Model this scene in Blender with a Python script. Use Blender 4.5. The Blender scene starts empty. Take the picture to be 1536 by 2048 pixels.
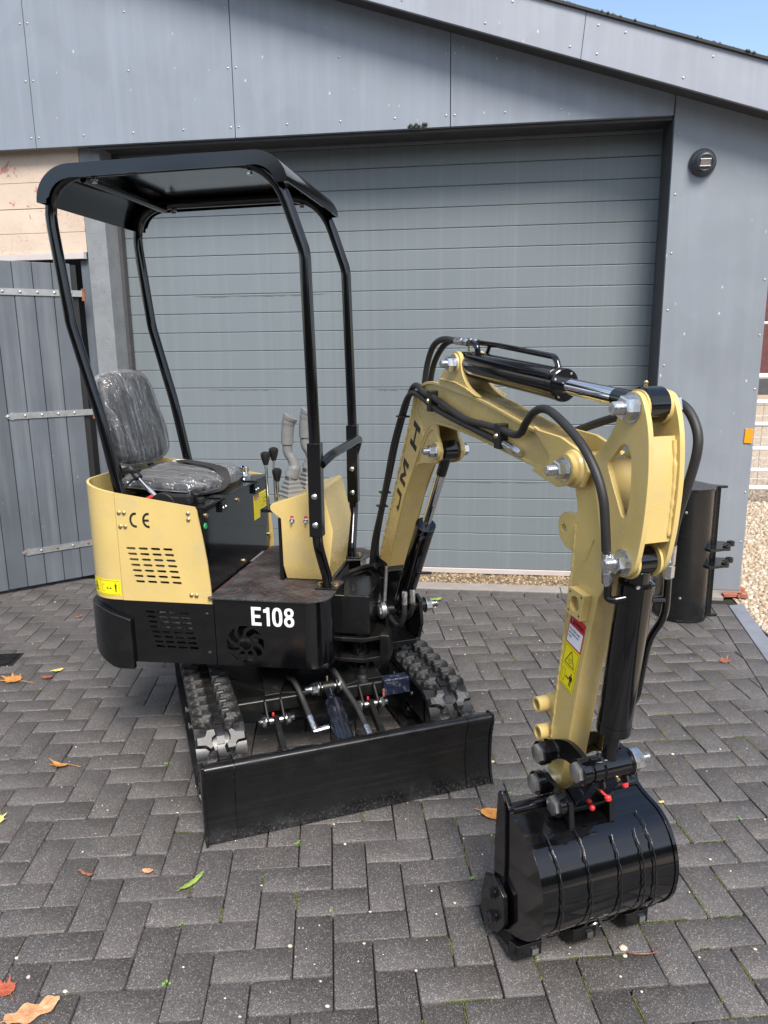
import bpy, bmesh, math, random
from mathutils import Vector, Matrix
from mathutils.geometry import tessellate_polygon
random.seed(7)
R = math.radians
S = bpy.context.scene
COL = S.collection

# ------------------------------------------------------------ camera, sky, sun, exposure
CAM_LOC = Vector((0, 0, 1.5))
YAW, PITCH, ROLL = R(8.05), R(12.33), R(0.72)
cam = bpy.data.cameras.new('camera'); cam_o = bpy.data.objects.new('camera', cam); COL.objects.link(cam_o)
fw = Vector((-math.sin(YAW) * math.cos(PITCH), math.cos(YAW) * math.cos(PITCH), -math.sin(PITCH)))
rt = Vector((math.cos(YAW), math.sin(YAW), 0)); up = rt.cross(fw)
rc = rt * math.cos(ROLL) - up * math.sin(ROLL); uc = rt * math.sin(ROLL) + up * math.cos(ROLL)
cam_o.matrix_world = Matrix(((rc.x, uc.x, -fw.x, CAM_LOC.x), (rc.y, uc.y, -fw.y, CAM_LOC.y), (rc.z, uc.z, -fw.z, CAM_LOC.z), (0, 0, 0, 1)))
cam.sensor_fit = 'VERTICAL'; cam.sensor_height = 36.0; cam.lens = 36.0 * 1502 / 2048
cam.clip_start = 0.05; cam.clip_end = 400
S.camera = cam_o
SUN_EL, SUN_AZ = R(51), R(22)          # azimuth measured from behind the camera (-Y) towards +X
wd = bpy.data.worlds.new('World'); S.world = wd; wd.use_nodes = True
nt = wd.node_tree; nt.nodes.clear()
sky = nt.nodes.new('ShaderNodeTexSky'); sky.sky_type = 'NISHITA'; sky.sun_disc = False
sky.sun_elevation = SUN_EL; sky.sun_rotation = math.pi - SUN_AZ
sky.air_density = 1.0; sky.dust_density = 1.2; sky.ozone_density = .35
bg = nt.nodes.new('ShaderNodeBackground'); bg.inputs[1].default_value = 0.135
wo = nt.nodes.new('ShaderNodeOutputWorld')
# broken cloud over the whole sky, clear blue in places
tcw = nt.nodes.new('ShaderNodeTexCoord'); cn = nt.nodes.new('ShaderNodeTexNoise'); cm = nt.nodes.new('ShaderNodeMapping')
cm.inputs['Scale'].default_value = (1, 1, 2.2); cm.inputs['Location'].default_value = (.35, .1, .2)
cn.inputs['Scale'].default_value = 1.7; cn.inputs['Detail'].default_value = 6; cn.inputs['Roughness'].default_value = .55
cr = nt.nodes.new('ShaderNodeValToRGB'); cr.color_ramp.elements[0].position = .47; cr.color_ramp.elements[1].position = .62
cc = nt.nodes.new('ShaderNodeValToRGB'); cc.color_ramp.elements[0].position = .45; cc.color_ramp.elements[0].color = (4.9, 4.95, 5.1, 1); cc.color_ramp.elements[1].position = .8; cc.color_ramp.elements[1].color = (3.4, 3.5, 3.65, 1)
mx = nt.nodes.new('ShaderNodeMix'); mx.data_type = 'RGBA'
nt.links.new(tcw.outputs['Generated'], cm.inputs[0]); nt.links.new(cm.outputs[0], cn.inputs['Vector']); nt.links.new(cn.outputs['Fac'], cr.inputs[0]); nt.links.new(cn.outputs['Fac'], cc.inputs[0])
nt.links.new(cr.outputs[0], mx.inputs[0]); nt.links.new(sky.outputs[0], mx.inputs[6]); nt.links.new(cc.outputs[0], mx.inputs[7])
nt.links.new(mx.outputs[2], bg.inputs[0]); nt.links.new(bg.outputs[0], wo.inputs[0])
sun = bpy.data.lights.new('sun', 'SUN'); sun.energy = 3.1; sun.angle = R(24); sun.color = (1.0, 0.95, 0.88)
sun_o = bpy.data.objects.new('sun', sun); COL.objects.link(sun_o)
sd = Vector((math.sin(SUN_AZ) * math.cos(SUN_EL), -math.cos(SUN_AZ) * math.cos(SUN_EL), math.sin(SUN_EL)))
sun_o.rotation_euler = sd.to_track_quat('Z', 'Y').to_euler()
S.view_settings.view_transform = 'Standard'; S.view_settings.look = 'None'
S.view_settings.gamma = 1; S.view_settings.use_curve_mapping = False
S.view_settings.exposure = 0.95

# ------------------------------------------------------------ helpers
def frame(x, y, deg): return Matrix.Translation((x, y, 0)) @ Matrix.Rotation(R(deg), 4, 'Z')
WORLD = Matrix.Identity(4)
XZ = lambda u, v, d: (u, d, v)
XY = lambda u, v, d: (u, v, d)
YZ = lambda u, v, d: (d, u, v)

def catmull(pts, n=6):
    P = [Vector(p) for p in pts]
    if len(P) < 3: return P
    out = []
    for i in range(len(P) - 1):
        a = P[i - 1] if i else P[i] * 2 - P[i + 1]
        b, c = P[i], P[i + 1]
        d = P[i + 2] if i + 2 < len(P) else P[i + 1] * 2 - P[i]
        for k in range(n):
            t = k / n
            out.append(0.5 * ((2 * b) + (c - a) * t + (2 * a - 5 * b + 4 * c - d) * t * t + (3 * b - a - 3 * c + d) * t ** 3))
    out.append(P[-1]); return out

def fillet(pts, r, n=5):
    """round the inner corners of a polyline"""
    P = [Vector(p) for p in pts]; out = [P[0]]
    for i in range(1, len(P) - 1):
        a, b, c = P[i - 1], P[i], P[i + 1]
        u = (a - b); w = (c - b); rr = min(r, u.length * .49, w.length * .49)
        p, q = b + u.normalized() * rr, b + w.normalized() * rr
        for k in range(n + 1):
            t = k / n
            out.append(p * (1 - t) ** 2 + b * 2 * t * (1 - t) + q * t * t)
    out.append(P[-1]); return out

def fillets(pts, rs, n=6):
    P = [Vector(p) for p in pts]; out = [P[0]]
    for i in range(1, len(P) - 1):
        a, b, c = P[i - 1], P[i], P[i + 1]; u, w = a - b, c - b; rr = min(rs[i], u.length * .49, w.length * .49)
        p, q = b + u.normalized() * rr, b + w.normalized() * rr
        for k in range(n + 1):
            t = k / n; out.append(p * (1 - t) ** 2 + b * 2 * t * (1 - t) + q * t * t)
    out.append(P[-1]); return out

def roundpoly(pts, r, n=4):
    P = [Vector((p[0], p[1])) for p in pts]; N = len(P); out = []
    for i in range(N):
        a, b, c = P[i - 1], P[i], P[(i + 1) % N]
        u, w = a - b, c - b; rr = min(r, u.length * .48, w.length * .48)
        p, q = b + u.normalized() * rr, b + w.normalized() * rr
        for k in range(n + 1):
            t = k / n; s = p * (1 - t) ** 2 + b * 2 * t * (1 - t) + q * t * t
            out.append((s.x, s.y))
    return out

def circ(cx, cy, r, n=16, a0=0): return [(cx + r * math.cos(a0 + 2 * math.pi * k / n), cy + r * math.sin(a0 + 2 * math.pi * k / n)) for k in range(n)]
def slot(cx, cy, l, h, n=3):
    r = h / 2; a = l / 2 - r
    return [(cx + a + r * math.cos(t), cy + r * math.sin(t)) for t in [(-.5 + k / n) * math.pi for k in range(n + 1)]] + \
           [(cx - a + r * math.cos(t), cy + r * math.sin(t)) for t in [(.5 + k / n) * math.pi for k in range(n + 1)]]

class MB:
    def __init__(s, fr=WORLD): s.bm = bmesh.new(); s.fr = fr
    def v(s, *p):
        return s.bm.verts.new(s.fr @ Vector(p if len(p) == 3 else p[0]))
    def f(s, vs):
        try: return s.bm.faces.new(vs)
        except ValueError: return None
    def box(s, x0, x1, y0, y1, z0, z1):
        V = [s.v(x, y, z) for x in (x0, x1) for y in (y0, y1) for z in (z0, z1)]
        for q in ((0, 1, 3, 2), (4, 6, 7, 5), (0, 4, 5, 1), (2, 3, 7, 6), (0, 2, 6, 4), (1, 5, 7, 3)): s.f([V[i] for i in q])
        return s
    def hexa(s, P):
        V = [s.v(p) for p in P]
        for q in ((0, 1, 2, 3), (7, 6, 5, 4), (0, 4, 5, 1), (1, 5, 6, 2), (2, 6, 7, 3), (3, 7, 4, 0)): s.f([V[i] for i in q])
        return s
    def plate(s, outer, d0, d1, mp=XZ, holes=()):
        loops = [list(outer)] + [list(h) for h in holes]
        flat = [p for l in loops for p in l]
        A = [s.v(mp(p[0], p[1], d0)) for p in flat]; B = [s.v(mp(p[0], p[1], d1)) for p in flat]
        if not holes and len(outer) < 5:
            s.f(A); s.f(B[::-1])
        else:
            for t in tessellate_polygon([[Vector((p[0], p[1], 0)) for p in l] for l in loops]):
                s.f([A[i] for i in t]); s.f([B[i] for i in t][::-1])
        k = 0
        for l in loops:
            n = len(l)
            for i in range(n):
                a, b = k + i, k + (i + 1) % n
                s.f([A[a], A[b], B[b], B[a]])
            k += n
        return s
    def ribbon(s, path, t, lo, hi, mp=XZ, closed=False):
        """sheet of thickness t along a 2-D path, spread from lo to hi in the third direction"""
        P = [Vector((p[0], p[1])) for p in path]; n = len(P)
        lo = lo if hasattr(lo, '__len__') else [lo] * n; hi = hi if hasattr(hi, '__len__') else [hi] * n
        st = []
        for i in range(n):
            if closed: a, c = P[i - 1], P[(i + 1) % n]
            else: a, c = P[max(i - 1, 0)], P[min(i + 1, n - 1)]
            d = (c - a).normalized(); nn = Vector((-d.y, d.x)) * t
            q = P[i] + nn
            st.append([s.v(mp(P[i].x, P[i].y, lo[i])), s.v(mp(P[i].x, P[i].y, hi[i])), s.v(mp(q.x, q.y, hi[i])), s.v(mp(q.x, q.y, lo[i]))])
        for i in range(n if closed else n - 1):
            a, b = st[i], st[(i + 1) % n]
            for k in range(4): s.f([a[k], b[k], b[(k + 1) % 4], a[(k + 1) % 4]])
        if not closed: s.f(st[0]); s.f(st[-1][::-1])
        return s
    def rings(s, R_, closed_ends=True):
        for i in range(len(R_) - 1):
            a, b = R_[i], R_[i + 1]; n = len(a)
            for k in range(n): s.f([a[k], a[(k + 1) % n], b[(k + 1) % n], b[k]])
        if closed_ends: s.f(R_[0][::-1]); s.f(R_[-1])
    def tube(s, pts, r, seg=10, sm=6, caps=True, wob=0):
        P = catmull(pts, sm) if sm else [Vector(p) for p in pts]
        n = len(P); T = [(P[min(i + 1, n - 1)] - P[max(i - 1, 0)]).normalized() for i in range(n)]
        u = T[0].orthogonal().normalized(); rings = []
        for i in range(n):
            u = (u - T[i] * u.dot(T[i])).normalized(); w = T[i].cross(u)
            rr = (r[min(i, len(r) - 1)] if hasattr(r, '__len__') else r) * (1 + random.uniform(-wob, wob))
            rings.append([s.v(P[i] + (u * math.cos(2 * math.pi * k / seg) + w * math.sin(2 * math.pi * k / seg)) * rr) for k in range(seg)])
        s.rings(rings, caps); return s
    def lathe(s, p0, p1, prof, seg=20, rot=0):
        """prof: (distance along p0->p1 in metres, radius)"""
        p0, p1 = Vector(p0), Vector(p1); d = (p1 - p0).normalized(); u = d.orthogonal().normalized(); w = d.cross(u); rings = []
        for t, r in prof:
            rings.append([s.v(p0 + d * t + (u * math.cos(2 * math.pi * k / seg + rot) + w * math.sin(2 * math.pi * k / seg + rot)) * max(r, .0003)) for k in range(seg)])
        s.rings(rings); return s
    def cyl(s, p0, p1, r, r2=None, seg=20):
        L = (Vector(p1) - Vector(p0)).length; r2 = r if r2 is None else r2; e = min(.0015, r * .15, L * .2)
        return s.lathe(p0, p1, [(0, r - e), (e, r), (L - e, r2), (L, r2 - e)], seg)
    def hexbolt(s, p, d, r, h, stud=0, washer=True):
        """hexagon head or nut at p, pointing along d; stud adds a threaded end"""
        p, d = Vector(p), Vector(d).normalized()
        if washer: s.cyl(p, p + d * .002, r * 1.25, seg=18); p = p + d * .002
        s.lathe(p, p + d, [(0, r), (h * .86, r), (h, r * .86)], 6)
        if stud:
            pr = [(h * .9, r * .5)]; k = h
            while k < h + stud: pr += [(k, r * .56), (k + .0018, r * .5)]; k += .0036
            pr.append((h + stud + .002, r * .42)); s.lathe(p, p + d, pr, 14)
        return s
    def dome(s, p, d, r, h, seg=12):
        return s.lathe(p, Vector(p) + Vector(d), [(0, r), (h * .5, r * .88), (h * .85, r * .55), (h, r * .1)], seg)
    def ball(s, p, r, seg=14, sz=1.0):
        p = Vector(p); n = 8
        return s.lathe(p - Vector((0, 0, r * sz)), p, [(r * sz * (1 - math.cos(math.pi * k / n)), r * math.sin(math.pi * k / n)) for k in range(n + 1)], seg)
    def build(s, name, m, parent=None, bevel=0, angle=32, seg=2, label=None, kind=None, flat=False):
        bmesh.ops.remove_doubles(s.bm, verts=s.bm.verts, dist=1e-6)
        bmesh.ops.recalc_face_normals(s.bm, faces=s.bm.faces)
        me = bpy.data.meshes.new(name); org = Vector((0, 0, 0))
        p = parent
        while p is not None: org = org + p.location; p = p.parent
        bmesh.ops.translate(s.bm, verts=s.bm.verts, vec=-org)
        s.bm.to_mesh(me); s.bm.free()
        me.materials.append(m)
        if not flat:
            me.shade_smooth()
            me.set_sharp_from_angle(angle=R(angle))
        o = bpy.data.objects.new(name, me); COL.objects.link(o); o.parent = parent
        if bevel:
            b = o.modifiers.new('bevel', 'BEVEL'); b.width = bevel; b.segments = seg; b.limit_method = 'ANGLE'; b.angle_limit = R(40)
            b.harden_normals = True
        if label: o['label'] = label
        if kind: o['kind'] = kind
        return o

def tag(o, label=None, cat=None, group=None, kind=None):
    for k, v in (('label', label), ('category', cat), ('group', group), ('kind', kind)):
        if v: o[k] = v
    return o
def thing(name, loc, label, cat, group=None):
    o = bpy.data.objects.new(name, None); COL.objects.link(o); o.location = loc; o.empty_display_size = .1
    return tag(o, label, cat, group)
def inst(o, parent, M):
    """another object with the same mesh; M is the matrix inside the parent's space"""
    c = bpy.data.objects.new(o.name.split('.')[0], o.data); COL.objects.link(c); c.parent = parent; c.matrix_local = M; return c
def textobj(body, size, bold=0.0, xs=1.0, shear=0, align='LEFT', sp=1.0):
    cu = bpy.data.curves.new('t', 'FONT'); cu.body = body; cu.size = size; cu.offset = bold; cu.shear = shear; cu.align_x = align; cu.space_character = sp
    cu.fill_mode = 'FRONT' if hasattr(cu, 'fill_mode') else cu.fill_mode
    ob = bpy.data.objects.new('t', cu); COL.objects.link(ob)
    bpy.context.view_layer.update()
    me = bpy.data.meshes.new_from_object(ob.evaluated_get(bpy.context.evaluated_depsgraph_get()))
    bpy.data.objects.remove(ob)
    V = [(v.co.x * xs, v.co.y) for v in me.vertices]; Fs = [tuple(p.vertices) for p in me.polygons]
    bpy.data.meshes.remove(me); return V, Fs
def put2d(mb, V, Fs, mp):
    vs = [mb.v(mp(*p)) for p in V]
    for f in Fs: mb.f([vs[i] for i in f])

# ------------------------------------------------------------ materials
def nodes(name):
    m = bpy.data.materials.new(name); m.use_nodes = True; t = m.node_tree
    return m, t, t.nodes['Principled BSDF'], t.nodes.new('ShaderNodeTexCoord')
def nz(t, vec, scale, detail=3, rough=.55, dist=0):
    n = t.nodes.new('ShaderNodeTexNoise'); n.inputs['Scale'].default_value = scale; n.inputs['Detail'].default_value = detail
    n.inputs['Roughness'].default_value = rough; n.inputs['Distortion'].default_value = dist; t.links.new(vec, n.inputs['Vector']); return n.outputs['Fac']
def vor(t, vec, scale, out='Distance', feature='F1', rnd=1):
    n = t.nodes.new('ShaderNodeTexVoronoi'); n.inputs['Scale'].default_value = scale; n.feature = feature; n.inputs['Randomness'].default_value = rnd
    t.links.new(vec, n.inputs['Vector']); return n.outputs[out]
def ramp(t, fac, stops, interp='LINEAR'):
    n = t.nodes.new('ShaderNodeValToRGB'); n.color_ramp.interpolation = interp; e = n.color_ramp.elements
    while len(e) < len(stops): e.new(.5)
    for k, (p, c) in enumerate(stops):
        e[k].position = p; e[k].color = (*(c if hasattr(c, '__len__') else (c, c, c)), 1)
    t.links.new(fac, n.inputs[0]); return n.outputs[0]
def mix(t, fac, a, b, mode='MIX'):
    n = t.nodes.new('ShaderNodeMix'); n.data_type = 'RGBA'; n.blend_type = mode
    for sock, val in ((n.inputs[0], fac), (n.inputs[6], a), (n.inputs[7], b)):
        if hasattr(val, 'is_output') or isinstance(val, bpy.types.NodeSocket): t.links.new(val, sock)
        elif hasattr(val, '__len__'): sock.default_value = (*val, 1)
        else: sock.default_value = val
    return n.outputs[2]
def mapr(t, fac, a, b, c, d):
    n = t.nodes.new('ShaderNodeMapRange'); t.links.new(fac, n.inputs[0])
    for i, x in enumerate((a, b, c, d)): n.inputs[i + 1].default_value = x
    return n.outputs[0]
def mapping(t, vec, scale=(1, 1, 1), rot=(0, 0, 0)):
    n = t.nodes.new('ShaderNodeMapping'); n.inputs['Scale'].default_value = scale; n.inputs['Rotation'].default_value = rot; t.links.new(vec, n.inputs['Vector']); return n.outputs[0]
def bumpn(t, h, strength, dist=.002, prev=None):
    n = t.nodes.new('ShaderNodeBump'); n.inputs['Strength'].default_value = strength; n.inputs['Distance'].default_value = dist
    t.links.new(h, n.inputs['Height'])
    if prev: t.links.new(prev, n.inputs['Normal'])
    return n.outputs[0]
def mat(name, c, rough=.5, metal=0, coat=0, var=.0, vs=6, bump=0, bs=150, bd=.001, rv=0, dust=None, spec=.5):
    m, t, b, tc = nodes(name); vec = tc.outputs['Object']
    b.inputs['Roughness'].default_value = rough; b.inputs['Metallic'].default_value = metal
    b.inputs['Coat Weight'].default_value = coat; b.inputs['Coat Roughness'].default_value = .06; b.inputs['Specular IOR Level'].default_value = spec
    col = None
    if var:
        col = ramp(t, nz(t, vec, vs, 4, .6), [(.3, [x * (1 - var) for x in c]), (.7, [min(1, x * (1 + var)) for x in c])])
    if dust:                       # (colour, amount, scale): a thin film of dust and spots
        dc, am, ds = dust
        fac = ramp(t, nz(t, vec, ds, 6, .7), [(.52, 0), (.72, am)])
        col = mix(t, fac, col if col else c, dc)
        t.links.new(mapr(t, fac, 0, 1, rough, .8), b.inputs['Roughness'])
    if col: t.links.new(col, b.inputs['Base Color'])
    else: b.inputs['Base Color'].default_value = (*c, 1)
    if rv and not dust:
        t.links.new(mapr(t, nz(t, vec, vs * 3, 4), .3, .7, max(.02, rough - rv), rough + rv), b.inputs['Roughness'])
    if bump: t.links.new(bumpn(t, nz(t, vec, bs, 3), bump, bd), b.inputs['Normal'])
    return m

M = {}
M['yellow'] = mat('sand_yellow_paint', (.585, .435, .158), .26, coat=.35, var=.08, vs=4, bump=.10, bs=220, dust=((.46, .38, .23), .55, 9))
M['black'] = mat('gloss_black_paint', (.0024, .0024, .0030), .12, coat=.3, var=.2, vs=7, bump=.035, bs=90, dust=((.03, .028, .026), .07, 9))
M['blacksat'] = mat('satin_black_paint', (.0040, .0040, .0046), .26, coat=.15, var=.25, vs=9, bump=.05, bs=200, dust=((.035, .032, .029), .13, 12))
M['frame'] = mat('black_frame_steel', (.0065, .0063, .006), .34, var=.4, vs=14, bump=.12, bs=80, dust=((.05, .045, .038), .3, 22))
M['dark'] = mat('dark_roof_and_inner_shade', (.02, .02, .02), .7)  # near-black puts the shade of interiors into colour; also plain roof and tuft
M['rubber'] = mat('black_hose_rubber', (.017, .0165, .0165), .55, var=.25, vs=20, bump=.15, bs=600)
M['chrome'] = mat('chrome_rod', (.78, .79, .8), .07, metal=1, rv=.03)
M['zinc'] = mat('zinc_plated_steel', (.62, .63, .63), .28, metal=1, var=.12, vs=40, rv=.08)
M['yzinc'] = mat('yellow_zinc_screw', (.62, .50, .27), .3, metal=1)
M['steel'] = mat('bare_steel', (.52, .51, .49), .4, metal=1, var=.2, vs=60)
M['greyplastic'] = mat('grey_moulded_plastic', (.20, .20, .195), .48, var=.06, vs=12)
M['blackplastic'] = mat('black_plastic', (.010, .010, .010), .42, bump=.05, bs=300)
M['webbing'] = mat('black_belt_webbing', (.018, .018, .019), .75, bump=.3, bs=700)
M['red'] = mat('red_plastic', (.55, .03, .03), .4)
M['green'] = mat('green_plastic', (.03, .30, .10), .4)
M['white'] = mat('white_print', (.82, .82, .80), .5)
M['ink'] = mat('black_print', (.015, .014, .013), .5)
M['stickery'] = mat('yellow_sticker', (.85, .70, .01), .4)
M['stickerr'] = mat('red_sticker', (.62, .02, .03), .4)
M['stickerw'] = mat('white_sticker', (.80, .80, .82), .4)
M['redthread'] = mat('red_thread', (.33, .035, .055), .7)
M['weld'] = mat('painted_weld_bead', (.006, .006, .0065), .18, coat=.5, bump=.5, bs=160, bd=.003)
M['shoe'] = mat('worn_rubber_lug', (.016, .0155, .0155), .36, var=.3, vs=30, bump=.3, bs=160, dust=((.20, .19, .175), .7, 26))
M['belt'] = mat('track_rubber', (.011, .0108, .0108), .3, var=.3, vs=18, bump=.2, bs=120, dust=((.09, .085, .08), .4, 11))
M['scuffblue'] = mat('blue_black_scuffed_paint', (.012, .017, .035), .35, bump=.8, bs=90, bd=.004, dust=((.25, .25, .27), .5, 45))
M['orange'] = mat('orange_reflector', (.85, .28, .01), .3, bump=.2, bs=400)
M['galv'] = mat('galvanised_strap', (.40, .41, .41), .45, metal=.7, var=.2, vs=25, dust=((.30, .20, .13), .4, 14))
M['rust'] = mat('rusty_hinge', (.22, .085, .04), .8, var=.4, vs=40, bump=.4, bs=200)
M['alu'] = mat('pale_aluminium_strip', (.62, .55, .52), .45, metal=.3, var=.05, vs=10)
M['whitepipe'] = mat('white_pipe', (.75, .74, .72), .4)
M['wire'] = mat('galvanised_wire', (.35, .34, .33), .5, metal=.6)
M['maroon'] = mat('maroon_brick', (.10, .035, .035), .85, var=.25, vs=8)
M['moss'] = mat('moss', (.085, .105, .018), .9, var=.45, vs=60)
M['weed'] = mat('weed_leaf', (.14, .26, .05), .6, var=.3, vs=50)
M['pebble'] = mat('pale_pebble', (.55, .47, .38), .6, var=.25, vs=80)
M['brickred'] = mat('broken_red_brick', (.30, .10, .06), .9, var=.4, vs=40, bump=.6, bs=120, bd=.003)
M['jamb'] = mat('dark_jamb_trim', (.055, .055, .058), .6, var=.2, vs=8)

def paver_mat():
    m, t, b, tc = nodes('dark_concrete_paver')
    oi = t.nodes.new('ShaderNodeObjectInfo')
    add = t.nodes.new('ShaderNodeVectorMath'); add.operation = 'MULTIPLY_ADD'
    t.links.new(oi.outputs['Location'], add.inputs[0]); add.inputs[1].default_value = (1, 1, 1); t.links.new(tc.outputs['Object'], add.inputs[2])
    vec = add.outputs[0]
    base = ramp(t, nz(t, vec, 18, 4, .6), [(.3, (.068, .061, .058)), (.7, (.100, .091, .087))])
    rv = t.nodes.new('ShaderNodeHueSaturation'); rv.inputs['Saturation'].default_value = 1
    t.links.new(mapr(t, oi.outputs['Random'], 0, 1, .76, 1.24), rv.inputs['Value']); t.links.new(base, rv.inputs['Color'])
    base = rv.outputs[0]
    big = nz(t, vec, 1.3, 3)
    base = mix(t, mapr(t, big, .35, .7, 0, .3), base, (.075, .066, .061))
    cell = vor(t, vec, 400, 'Color'); sep = t.nodes.new('ShaderNodeSeparateColor'); t.links.new(cell, sep.inputs[0])
    g = ramp(t, sep.outputs[0], [(.0, (.022, .021, .021)), (.20, (.070, .063, .060)), (.70, (.110, .100, .096)), (.86, (.21, .195, .18)), (.958, (.40, .36, .32))], 'CONSTANT')
    base = mix(t, .46, base, g)
    t.links.new(base, b.inputs['Base Color'])
    dist = vor(t, vec, 400, 'Distance')
    n1 = bumpn(t, dist, .45, .0012); n2 = bumpn(t, nz(t, vec, 60, 4), .25, .003, n1)
    t.links.new(n2, b.inputs['Normal']); t.links.new(mapr(t, nz(t, vec, 2.1, 5, .6), .38, .62, .42, .68), b.inputs['Roughness'])
    return m
M['paver'] = paver_mat()

def soil_mat():
    m, t, b, tc = nodes('dark_joint_soil'); vec = tc.outputs['Object']
    c = ramp(t, nz(t, vec, 40, 4), [(.3, (.005, .0045, .004)), (.7, (.016, .014, .012))])
    g = ramp(t, nz(t, vec, 3.2, 4, .6), [(.55, 0), (.70, .7)])
    c = mix(t, g, c, (.045, .05, .014))
    t.links.new(c, b.inputs['Base Color']); b.inputs['Roughness'].default_value = .95
    t.links.new(bumpn(t, nz(t, vec, 120, 4), .6, .004), b.inputs['Normal']); return m
M['soil'] = soil_mat()

def clad_mat(name, c, streak=.12, specks=True):
    m, t, b, tc = nodes(name); vec = tc.outputs['Object']
    base = ramp(t, nz(t, vec, 1.1, 4, .6), [(.3, [x * .90 for x in c]), (.7, [x * 1.08 for x in c])])
    st = nz(t, mapping(t, vec, (16, 16, .7)), 1.0, 4, .6)
    base = mix(t, mapr(t, st, .45, .75, 0, streak), base, [min(1, x * 1.5) for x in c])
    pt = nz(t, mapping(t, vec, (1.2, 1, 1)), 2.3, 3, .5, .8)
    base = mix(t, ramp(t, pt, [(.52, 0), (.60, .22)]), base, [x * .78 for x in c])
    if specks:
        d = vor(t, mapping(t, vec, (1, 1, .55)), 15, 'Distance'); k = nz(t, vec, 2.0, 2)
        f = ramp(t, d, [(.04, .85), (.085, 0)]); f2 = mix(t, ramp(t, k, [(.42, 0), (.58, 1)]), (0, 0, 0), f)
        base = mix(t, f2, base, (.55, .56, .58))
    t.links.new(base, b.inputs['Base Color'])
    t.links.new(mapr(t, nz(t, vec, 6, 4), .3, .7, .38, .55), b.inputs['Roughness'])
    t.links.new(bumpn(t, nz(t, vec, 26, 4), .1, .004), b.inputs['Normal']); return m
M['clad'] = clad_mat('blue_grey_cladding_sheet', (.215, .242, .285), .26)
M['wallclad'] = clad_mat('grey_wall_sheet', (.20, .222, .25), .22)
M['barge'] = clad_mat('grey_bargeboard', (.265, .286, .33), .22)
def slat_mat():
    m, t, b, tc = nodes('grey_green_door_slat'); vec = tc.outputs['Object']; c = (.160, .186, .200)
    gr = nz(t, mapping(t, vec, (5, 1, 190)), 1, 4, .65)
    base = ramp(t, nz(t, vec, .9, 4), [(.3, [x * .92 for x in c]), (.7, [x * 1.07 for x in c])])
    dr = nz(t, mapping(t, vec, (22, 1, .55)), 1, 4, .6)
    base = mix(t, mapr(t, dr, .5, .8, 0, .22), base, (.28, .315, .335))
    t.links.new(base, b.inputs['Base Color']); b.inputs['Roughness'].default_value = .42
    n = bumpn(t, gr, .22, .0015); t.links.new(bumpn(t, nz(t, vec, 420, 2), .12, .001, n), b.inputs['Normal']); return m
M['slat'] = slat_mat()
def conc_mat(name, c, pit=1.0):
    m, t, b, tc = nodes(name); vec = tc.outputs['Object']
    base = ramp(t, nz(t, vec, 9, 5, .65), [(.3, [x * .85 for x in c]), (.7, [x * 1.15 for x in c])])
    p = ramp(t, vor(t, vec, 34, 'Distance'), [(.06, 1), (.13, 0)])
    k = ramp(t, nz(t, vec, 7, 3), [(.45, 0), (.6, 1)]); pk = mix(t, k, (0, 0, 0), p)
    base = mix(t, pk, base, (.03, .03, .03))
    t.links.new(base, b.inputs['Base Color']); b.inputs['Roughness'].default_value = .7
    inv = t.nodes.new('ShaderNodeInvert'); t.links.new(pk, inv.inputs[1])
    n = bumpn(t, inv.outputs[0], .5 * pit, .006); t.links.new(bumpn(t, nz(t, vec, 90, 5), .4, .003, n), b.inputs['Normal']); return m
M['conc'] = conc_mat('painted_concrete', (.20, .215, .225))
M['kerb'] = conc_mat('pale_kerb_concrete', (.26, .235, .215), .3)
def peel_mat():
    m, t, b, tc = nodes('peeling_cream_paint'); vec = tc.outputs['Object']
    cream = ramp(t, nz(t, vec, 4, 4), [(.3, (.50, .40, .31)), (.7, (.60, .49, .39))])
    sp = ramp(t, nz(t, vec, 55, 5, .75), [(.54, 0), (.64, .8)]); zone = ramp(t, nz(t, vec, 2.6, 3), [(.42, 0), (.6, 1)])
    f = mix(t, zone, (0, 0, 0), sp)
    base = mix(t, f, cream, (.42, .23, .18))
    big = ramp(t, nz(t, vec, 5.3, 5, .7, .5), [(.63, 0), (.645, 1)])
    base = mix(t, big, base, (.42, .19, .16))
    t.links.new(base, b.inputs['Base Color']); b.inputs['Roughness'].default_value = .75
    t.links.new(bumpn(t, mix(t, .5, sp, big), -.5, .003), b.inputs['Normal']); return m
M['peel'] = peel_mat()
def plank_mat():
    m, t, b, tc = nodes('grey_blue_painted_wood'); vec = tc.outputs['Object']; c = (.088, .100, .116)
    oi = t.nodes.new('ShaderNodeObjectInfo')
    g = nz(t, mapping(t, vec, (60, 60, 1.4)), 1, 4, .6)
    base = ramp(t, nz(t, vec, 2.5, 4), [(.3, [x * .85 for x in c]), (.7, [x * 1.15 for x in c])])
    base = mix(t, mapr(t, nz(t, mapping(t, vec, (14, 14, .8)), 1, 4), .5, .8, 0, .35), base, (.24, .26, .28))
    ch = ramp(t, nz(t, vec, 30, 5, .7), [(.69, 0), (.73, .8)]); base = mix(t, ch, base, (.4, .4, .38))
    hs = t.nodes.new('ShaderNodeHueSaturation'); t.links.new(mapr(t, oi.outputs['Random'], 0, 1, .9, 1.12), hs.inputs['Value']); t.links.new(base, hs.inputs['Color'])
    t.links.new(hs.outputs[0], b.inputs['Base Color']); b.inputs['Roughness'].default_value = .55
    t.links.new(bumpn(t, g, .2, .002), b.inputs['Normal']); return m
M['plank'] = plank_mat()
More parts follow.
